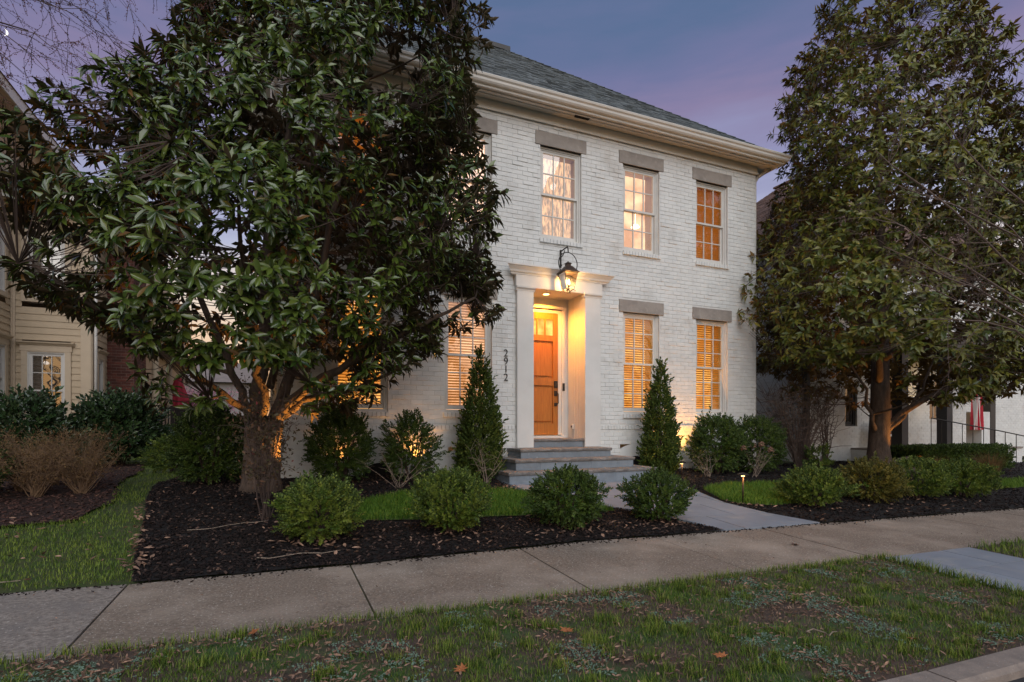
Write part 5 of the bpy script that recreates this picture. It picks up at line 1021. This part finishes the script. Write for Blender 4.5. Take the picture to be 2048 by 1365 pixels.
for x in (-3.5,-2.99,-2.5): MB().box(x-.045,x+.045,19.41,19.51,.7,1.72).obj('railing_post',mDeck,DK)
for k in range(11): x=-3.44+k*.088; MB().box(x-.014,x+.014,19.445,19.475,.93,1.6).obj('baluster',mDeck,DK)
for k in range(24): y=19.6+k*.18; MB().box(-2.525,-2.495,y-.014,y+.014,.93,1.6).obj('baluster',mDeck,DK)
UM=thing('patio_umbrella','closed red patio umbrella standing on the dark deck','umbrella',(-3.05,20.9,.78)); V=[];F=[]; n=48
prof=[(.02,2.72),(.10,2.66),(.13,2.5),(.20,2.3),(.26,2.05),(.32,1.8),(.36,1.60)]
for r_,z_ in prof:
    for k in range(n): t=2*PI*k/n; q=r_*(1+.20*math.sin(8*t)*(r_/.3)); V.append((-3.05+q*math.cos(t),20.9+q*math.sin(t),z_+(.03*math.sin(16*t) if z_<1.7 else 0)))
for i in range(len(prof)-1):
    for k in range(n): F.append((i*n+k,i*n+(k+1)%n,(i+1)*n+(k+1)%n,(i+1)*n+k))
mesh_obj('canopy',V,F,mRed,UM,smooth=True); MB().tube([(-3.05,20.9,.78),(-3.05,20.9,2.8)],.022,8).obj('pole',mBlack,UM)
CH=thing('patio_chair','dark patio chair on the deck behind the railing','chair',(-2.85,20.0,.78))
MB().box(-3.05,-2.65,19.85,20.25,1.18,1.22).obj('seat',mDeck,CH); MB().box(-3.05,-2.65,20.24,20.27,1.22,1.62).obj('backrest',mDeck,CH)
for a in (-3.03,-2.69):
    for c_ in (19.87,20.23): MB().box(a,a+.03,c_,c_+.03,.78,1.18).obj('leg',mDeck,CH)
HO=tag(MB().tube([(-3.52,19.38,1.66),(-3.4,19.36,1.72),(-3.3,19.35,1.5),(-3.32,19.33,1.0),(-3.42,19.3,.5),(-3.55,19.2,.3)],.014,6).obj('garden_hose',mBlack),'dark garden hose hanging from the deck railing','hose')
# far building, redbud, fence and far trees
FB=thing('far_house','grey brick house far behind with a low gable roof','house',(-9,46,.3))
MB().box(-16,-2,46,56,.2,4.3).obj('wall',mFarB,FB); MB().add([(-16.5,45.5,4.3),(-1.5,45.5,4.3),(-1.5,56.5,4.3),(-16.5,56.5,4.3),(-16.5,51,6.3),(-1.5,51,6.3)],[(0,1,5,4),(2,3,4,5),(1,2,5),(3,0,4)]).obj('roof',M('far_roof',(.24,.20,.18),(.19,.16,.145),scale=3,rough=.9),FB)
FN=thing('back_fence','dark timber fence at the back of the side yard','fence',(-1,27,.3))
for k in range(40): x=-3.5+k*.15; MB().box(x,x+.14,27,27.03,.3,1.55+.0*k).obj('fence_board',mDeck,FN)
MB().box(-3.5,2.5,27.031,27.09,1.3,1.4).box(-3.5,2.5,27.031,27.09,.5,.6).obj('fence_rail',mDeck,FN)
rg=random.Random(3); rn=np.random.default_rng(3); t=thing('redbud_tree','pink blossoming redbud tree in the back yard','tree',(-3.1,29,.3)); tp=stems(t,-3.1,29,.3,26,2.4,1.7,mTwigD,rg,.03,.2,14,name='trunk',tl=.8); leaves_at(t,tp,9,.09,mPink,rn,'blossom',.1)
for i,(x,y,h) in enumerate([(-22,90,11),(-9,110,13),(4,95,11),(60,110,13),(78,95,12)]):
    rg=random.Random(i+80); t=thing('far_tree',['bare distant tree left of the far grey house','bare distant tree behind the far grey house','bare distant tree behind the white brick house','bare distant tree far right on the horizon','rightmost bare distant tree on the horizon'][i],'tree',(x,y,.3),'bare distant trees'); stems(t,x,y,.3,60,h,h*.5,mTwigD,rg,.09,.15,12,name='trunk',tl=2.5,segs=8)
# ------------------------------------------------------------------ RIGHT NEIGHBOUR
RB=thing('white_brick_house','white painted brick house with brown roof and charcoal porch beyond the right magnolia','house',(16,10.4,.2))
NX,NY=13.0,10.4
brick_wall(RB,(NX,NY+8,0),(0,-1),(-1,0),8,.05,6.1,[],mWB,mWBm,cap=150)
brick_wall(RB,(NX,NY,0),(1,0),(0,-1),16,.05,6.1,[(1.65,2.15,1.1,2.3),(3.3,4.3,.55,2.75),(5.5,6.3,1.2,2.6),(1.4,2.3,3.9,5.4),(3.4,4.3,3.9,5.4),(5.4,6.3,3.9,5.4)],mWB,mWBm,cap=150)
for (a,b_,z0,z1) in ((1.65,2.15,1.1,2.3),(5.5,6.3,1.2,2.6),(1.4,2.3,3.9,5.4),(3.4,4.3,3.9,5.4),(5.4,6.3,3.9,5.4)): window(RB,((NX,NY,0),(1,0),(0,-1)),a,b_,z0,z1,1,1,2,eDim,mGlassU,None,mSlatW,mf=mColG if z0<2 and a<2 else mWhiteT)
MB().box(NX-.4,NX+16.4,NY-.4,NY+8.4,6.1,6.28).obj('eave',mTrim,RB)
MB().add([(NX-.45,NY-.45,6.28),(NX+16.45,NY-.45,6.28),(NX+16.45,NY+8.45,6.28),(NX-.45,NY+8.45,6.28),(NX+4,NY+4,9.9),(NX+12,NY+4,9.9)],[(0,1,5,4),(1,2,5),(2,3,4,5),(3,0,4)]).obj('roof_core',mBrRoof,RB)
rf=MB().box(NX+3.9,NX+4.1,NY+3.6,NY+4.4,9.9,9.96).obj('roof',mBrRoof,RB)
O=[];B=[]; s_=3.62/4.45; sl=math.sqrt(1+s_*s_)
for i in range(34):
    d=i*.165/sl
    a=NY-.45+d-random.random()*.3; y1=NY+8.45-d
    while a<y1:
        w=random.choice((.2,.3,.42)); s0,s1=max(a,NY-.45+d),min(a+w,y1); a+=w
        if s1-s0<.04: continue
        O.append((NX-.47+d,s1,6.285+d*s_)); B.append(np.stack([np.array((0,-(s1-s0-.004),0)),np.array((1/sl,0,s_/sl))*.2,np.array((-s_/sl,0,1/sl))*random.uniform(.012,.026)],1))
pieces('shingle',rf,shV,shF,O,B,mBrRoof,cap=260,stuff='shingles')
# porch
px0,px1,py0=14.9,20.5,9.0
brick_wall(RB,(px0,py0,0),(1,0),(0,-1),px1-px0,.0,.44,[],mWB,mWBm,cap=60); brick_wall(RB,(px0,NY,0),(0,-1),(-1,0),NY-py0,.0,.44,[],mWB,mWBm,cap=60)
MB().box(px0-.03,px1,py0-.03,NY,.44,.49).obj('porch_floor',mConc2,RB)
for x in (15.15,17.1,19.2): MB().box(x-.13,x+.13,py0+.1,py0+.36,.49,3.2,.01).box(x-.18,x+.18,py0+.05,py0+.41,.49,.60).box(x-.17,x+.17,py0+.06,py0+.40,3.05,3.15).obj('porch_column',mColG,RB)
MB().box(px0,px1,py0,NY,3.2,3.55).obj('porch_roof',mColG,RB)
dd=MB().box(NX+3.45,NX+4.15,NY-.02,NY+.03,.5,2.6).obj('door',M('brown_door',(.09,.03,.018),rough=.4),RB); MB().box(NX+3.3,NX+3.45,NY-.04,NY+.02,.5,2.75).box(NX+4.15,NX+4.3,NY-.04,NY+.02,.5,2.75).box(NX+3.45,NX+4.15,NY-.04,NY+.02,2.6,2.75).obj('door_casing',mColG,RB)
MB().lathe((NX+4.15,NY-.06,1.45),[(.03,0),(.03,.03)],8).obj('handle',mBlack,dd)
MB().box(17.9,18.3,py0-.25,py0+.12,.0,1.5).obj('brick_pier',mWB,RB)
tag(MB().box(11.86,11.98,9.4,9.52,.05,3.6).box(11.82,12.02,9.36,9.56,.05,.2).obj('dark_post',mColG),'dark square post against the neighbouring white brick wall','post')
BN=thing('porch_bench','white bench seat standing on the neighbouring porch','bench',(15.6,9.9,.49)); MB().box(15.35,16.15,9.7,10.05,.82,.87).obj('seat',mWhiteT,BN); MB().box(15.35,16.15,10.02,10.05,.92,1.25).obj('backrest',mColG,BN)
for x in (15.37,16.09):
    for y in (9.71,10.0): MB().box(x,x+.04,y,y+.04,.49,.82).obj('leg',mBlack,BN)
# flag
FL=thing('flag','striped red and white flag with a blue starred canton hanging on the porch','flag',(17.6,8.75,2.7))
mFr=M('flag_red',(.50,.03,.05),rough=.8); mFw=M('flag_white',(.62,.58,.55),rough=.8); mFb=M('flag_blue',(.03,.045,.16),rough=.8)
def fpos(a,t): return (17.45+a*.42+.05*math.sin(t*3+a*4),8.75+.06*math.sin(a*22+t*2),2.35-1.35*t+(.30*a*(1-t)))
for k in range(13):
    V=[];F=[];a0,a1=k/13,(k+1)/13; t0=.0
    for j in range(15):
        for i in range(3): V.append(fpos(a0+(a1-a0)*i/2,j/14))
    canton=a0>=6/13; s=5 if canton else 0
    for j in range(s,14):
        for i in range(2): F.append((j*3+i,j*3+i+1,j*3+i+4,j*3+i+3))
    mesh_obj('stripe',V,F,mFr if k%2==0 else mFw,FL,smooth=True)
V=[];F=[]
for j in range(6):
    for i in range(9): V.append(fpos(6/13+(7/13)*i/8,j/14))
for j in range(5):
    for i in range(8): F.append((j*9+i,j*9+i+1,j*9+i+10,j*9+i+9))
mesh_obj('canton',V,F,mFb,FL,smooth=True)
O=[];B=[]; stv=np.array([[0,0,1],[.22,0,.3],[.95,0,.3],[.36,0,-.12],[.59,0,-.8],[0,0,-.4],[-.59,0,-.8],[-.36,0,-.12],[-.95,0,.3],[-.22,0,.3],[0,0,0]]); stf=np.array([[10,i,(i+1)%10] for i in range(10)])
for j in range(5):
    for i in range(5): p=fpos(6/13+(7/13)*(i+.5)/5,(j+.5)*5/14/5); O.append((p[0],p[1]-.012,p[2])); B.append(np.eye(3)*.018)
joined('stars',FL,stv,stf,np.array(O),np.array(B),mFw)
MB().tube([(17.25,9.1,2.0),(17.9,8.72,2.75)],.014,8).obj('pole',mWhiteT,FL)
# steps with railing right of the pier
RL=thing('porch_railing','black iron stair railing beside the neighbouring porch','railing',(17,8.5,.1)); 
for yy in (7.3,):
    MB().tube([(15.9,8.9,1.32),(17.0,yy+.6,.98),(17.9,yy,.72),(17.9,yy,0)],.016,6).obj('handrail',mBlack,RL)
    for k in range(12): t=k/11; x=15.9+2*t; y=8.9-1.6*t; MB().tube([(x,y,0),(x,y,1.3-.55*t)],.009,5).obj('baluster',mBlack,RL)
# neighbouring porch lamp seen through the leaves
LP=thing('porch_lamp','small lit lamp on the neighbouring porch, glimpsed through the magnolia','lantern',(17.6,9.6,2.4)); MB().box(17.54,17.66,9.54,9.66,2.28,2.5).obj('lamp_glass',eFlame,LP); MB().box(17.52,17.68,9.52,9.68,2.5,2.55).obj('lamp_roof',mBlack,LP); MB().tube([(17.6,9.6,2.55),(17.6,9.6,3.2)],.01,5).obj('chain',mBlack,LP)
# moon
d=Vector((-.3,1,.62)); import mathutils
ang=-.932; f_=1090; yaw=YAW; t_=(8-1024)/f_; up_=(850-63)/f_
dv=Vector((math.sin(yaw)+math.cos(yaw)*t_,math.cos(yaw)-math.sin(yaw)*t_,up_)).normalized(); C=dv*1500; Rm=7.0; rt=Vector((math.cos(yaw),-math.sin(yaw),0)); upv=rt.cross(dv)
V=[];F=[];n=16
for i in range(n+1):
    a=-PI/2+PI*i/n-.45; o_=(math.cos(a),math.sin(a)); k=abs(math.cos(PI*i/n-PI/2)); b0=Rm; b1=Rm*(1-.55*k)
    for r_ in (b0,b1): V.append(tuple(C+rt*(o_[0]*r_)+upv*(o_[1]*r_)))
for i in range(n): F.append((i*2,i*2+2,i*2+3,i*2+1))
tag(mesh_obj('moon',V,F,eMoon),'thin crescent moon low in the violet sky at the top left','moon')
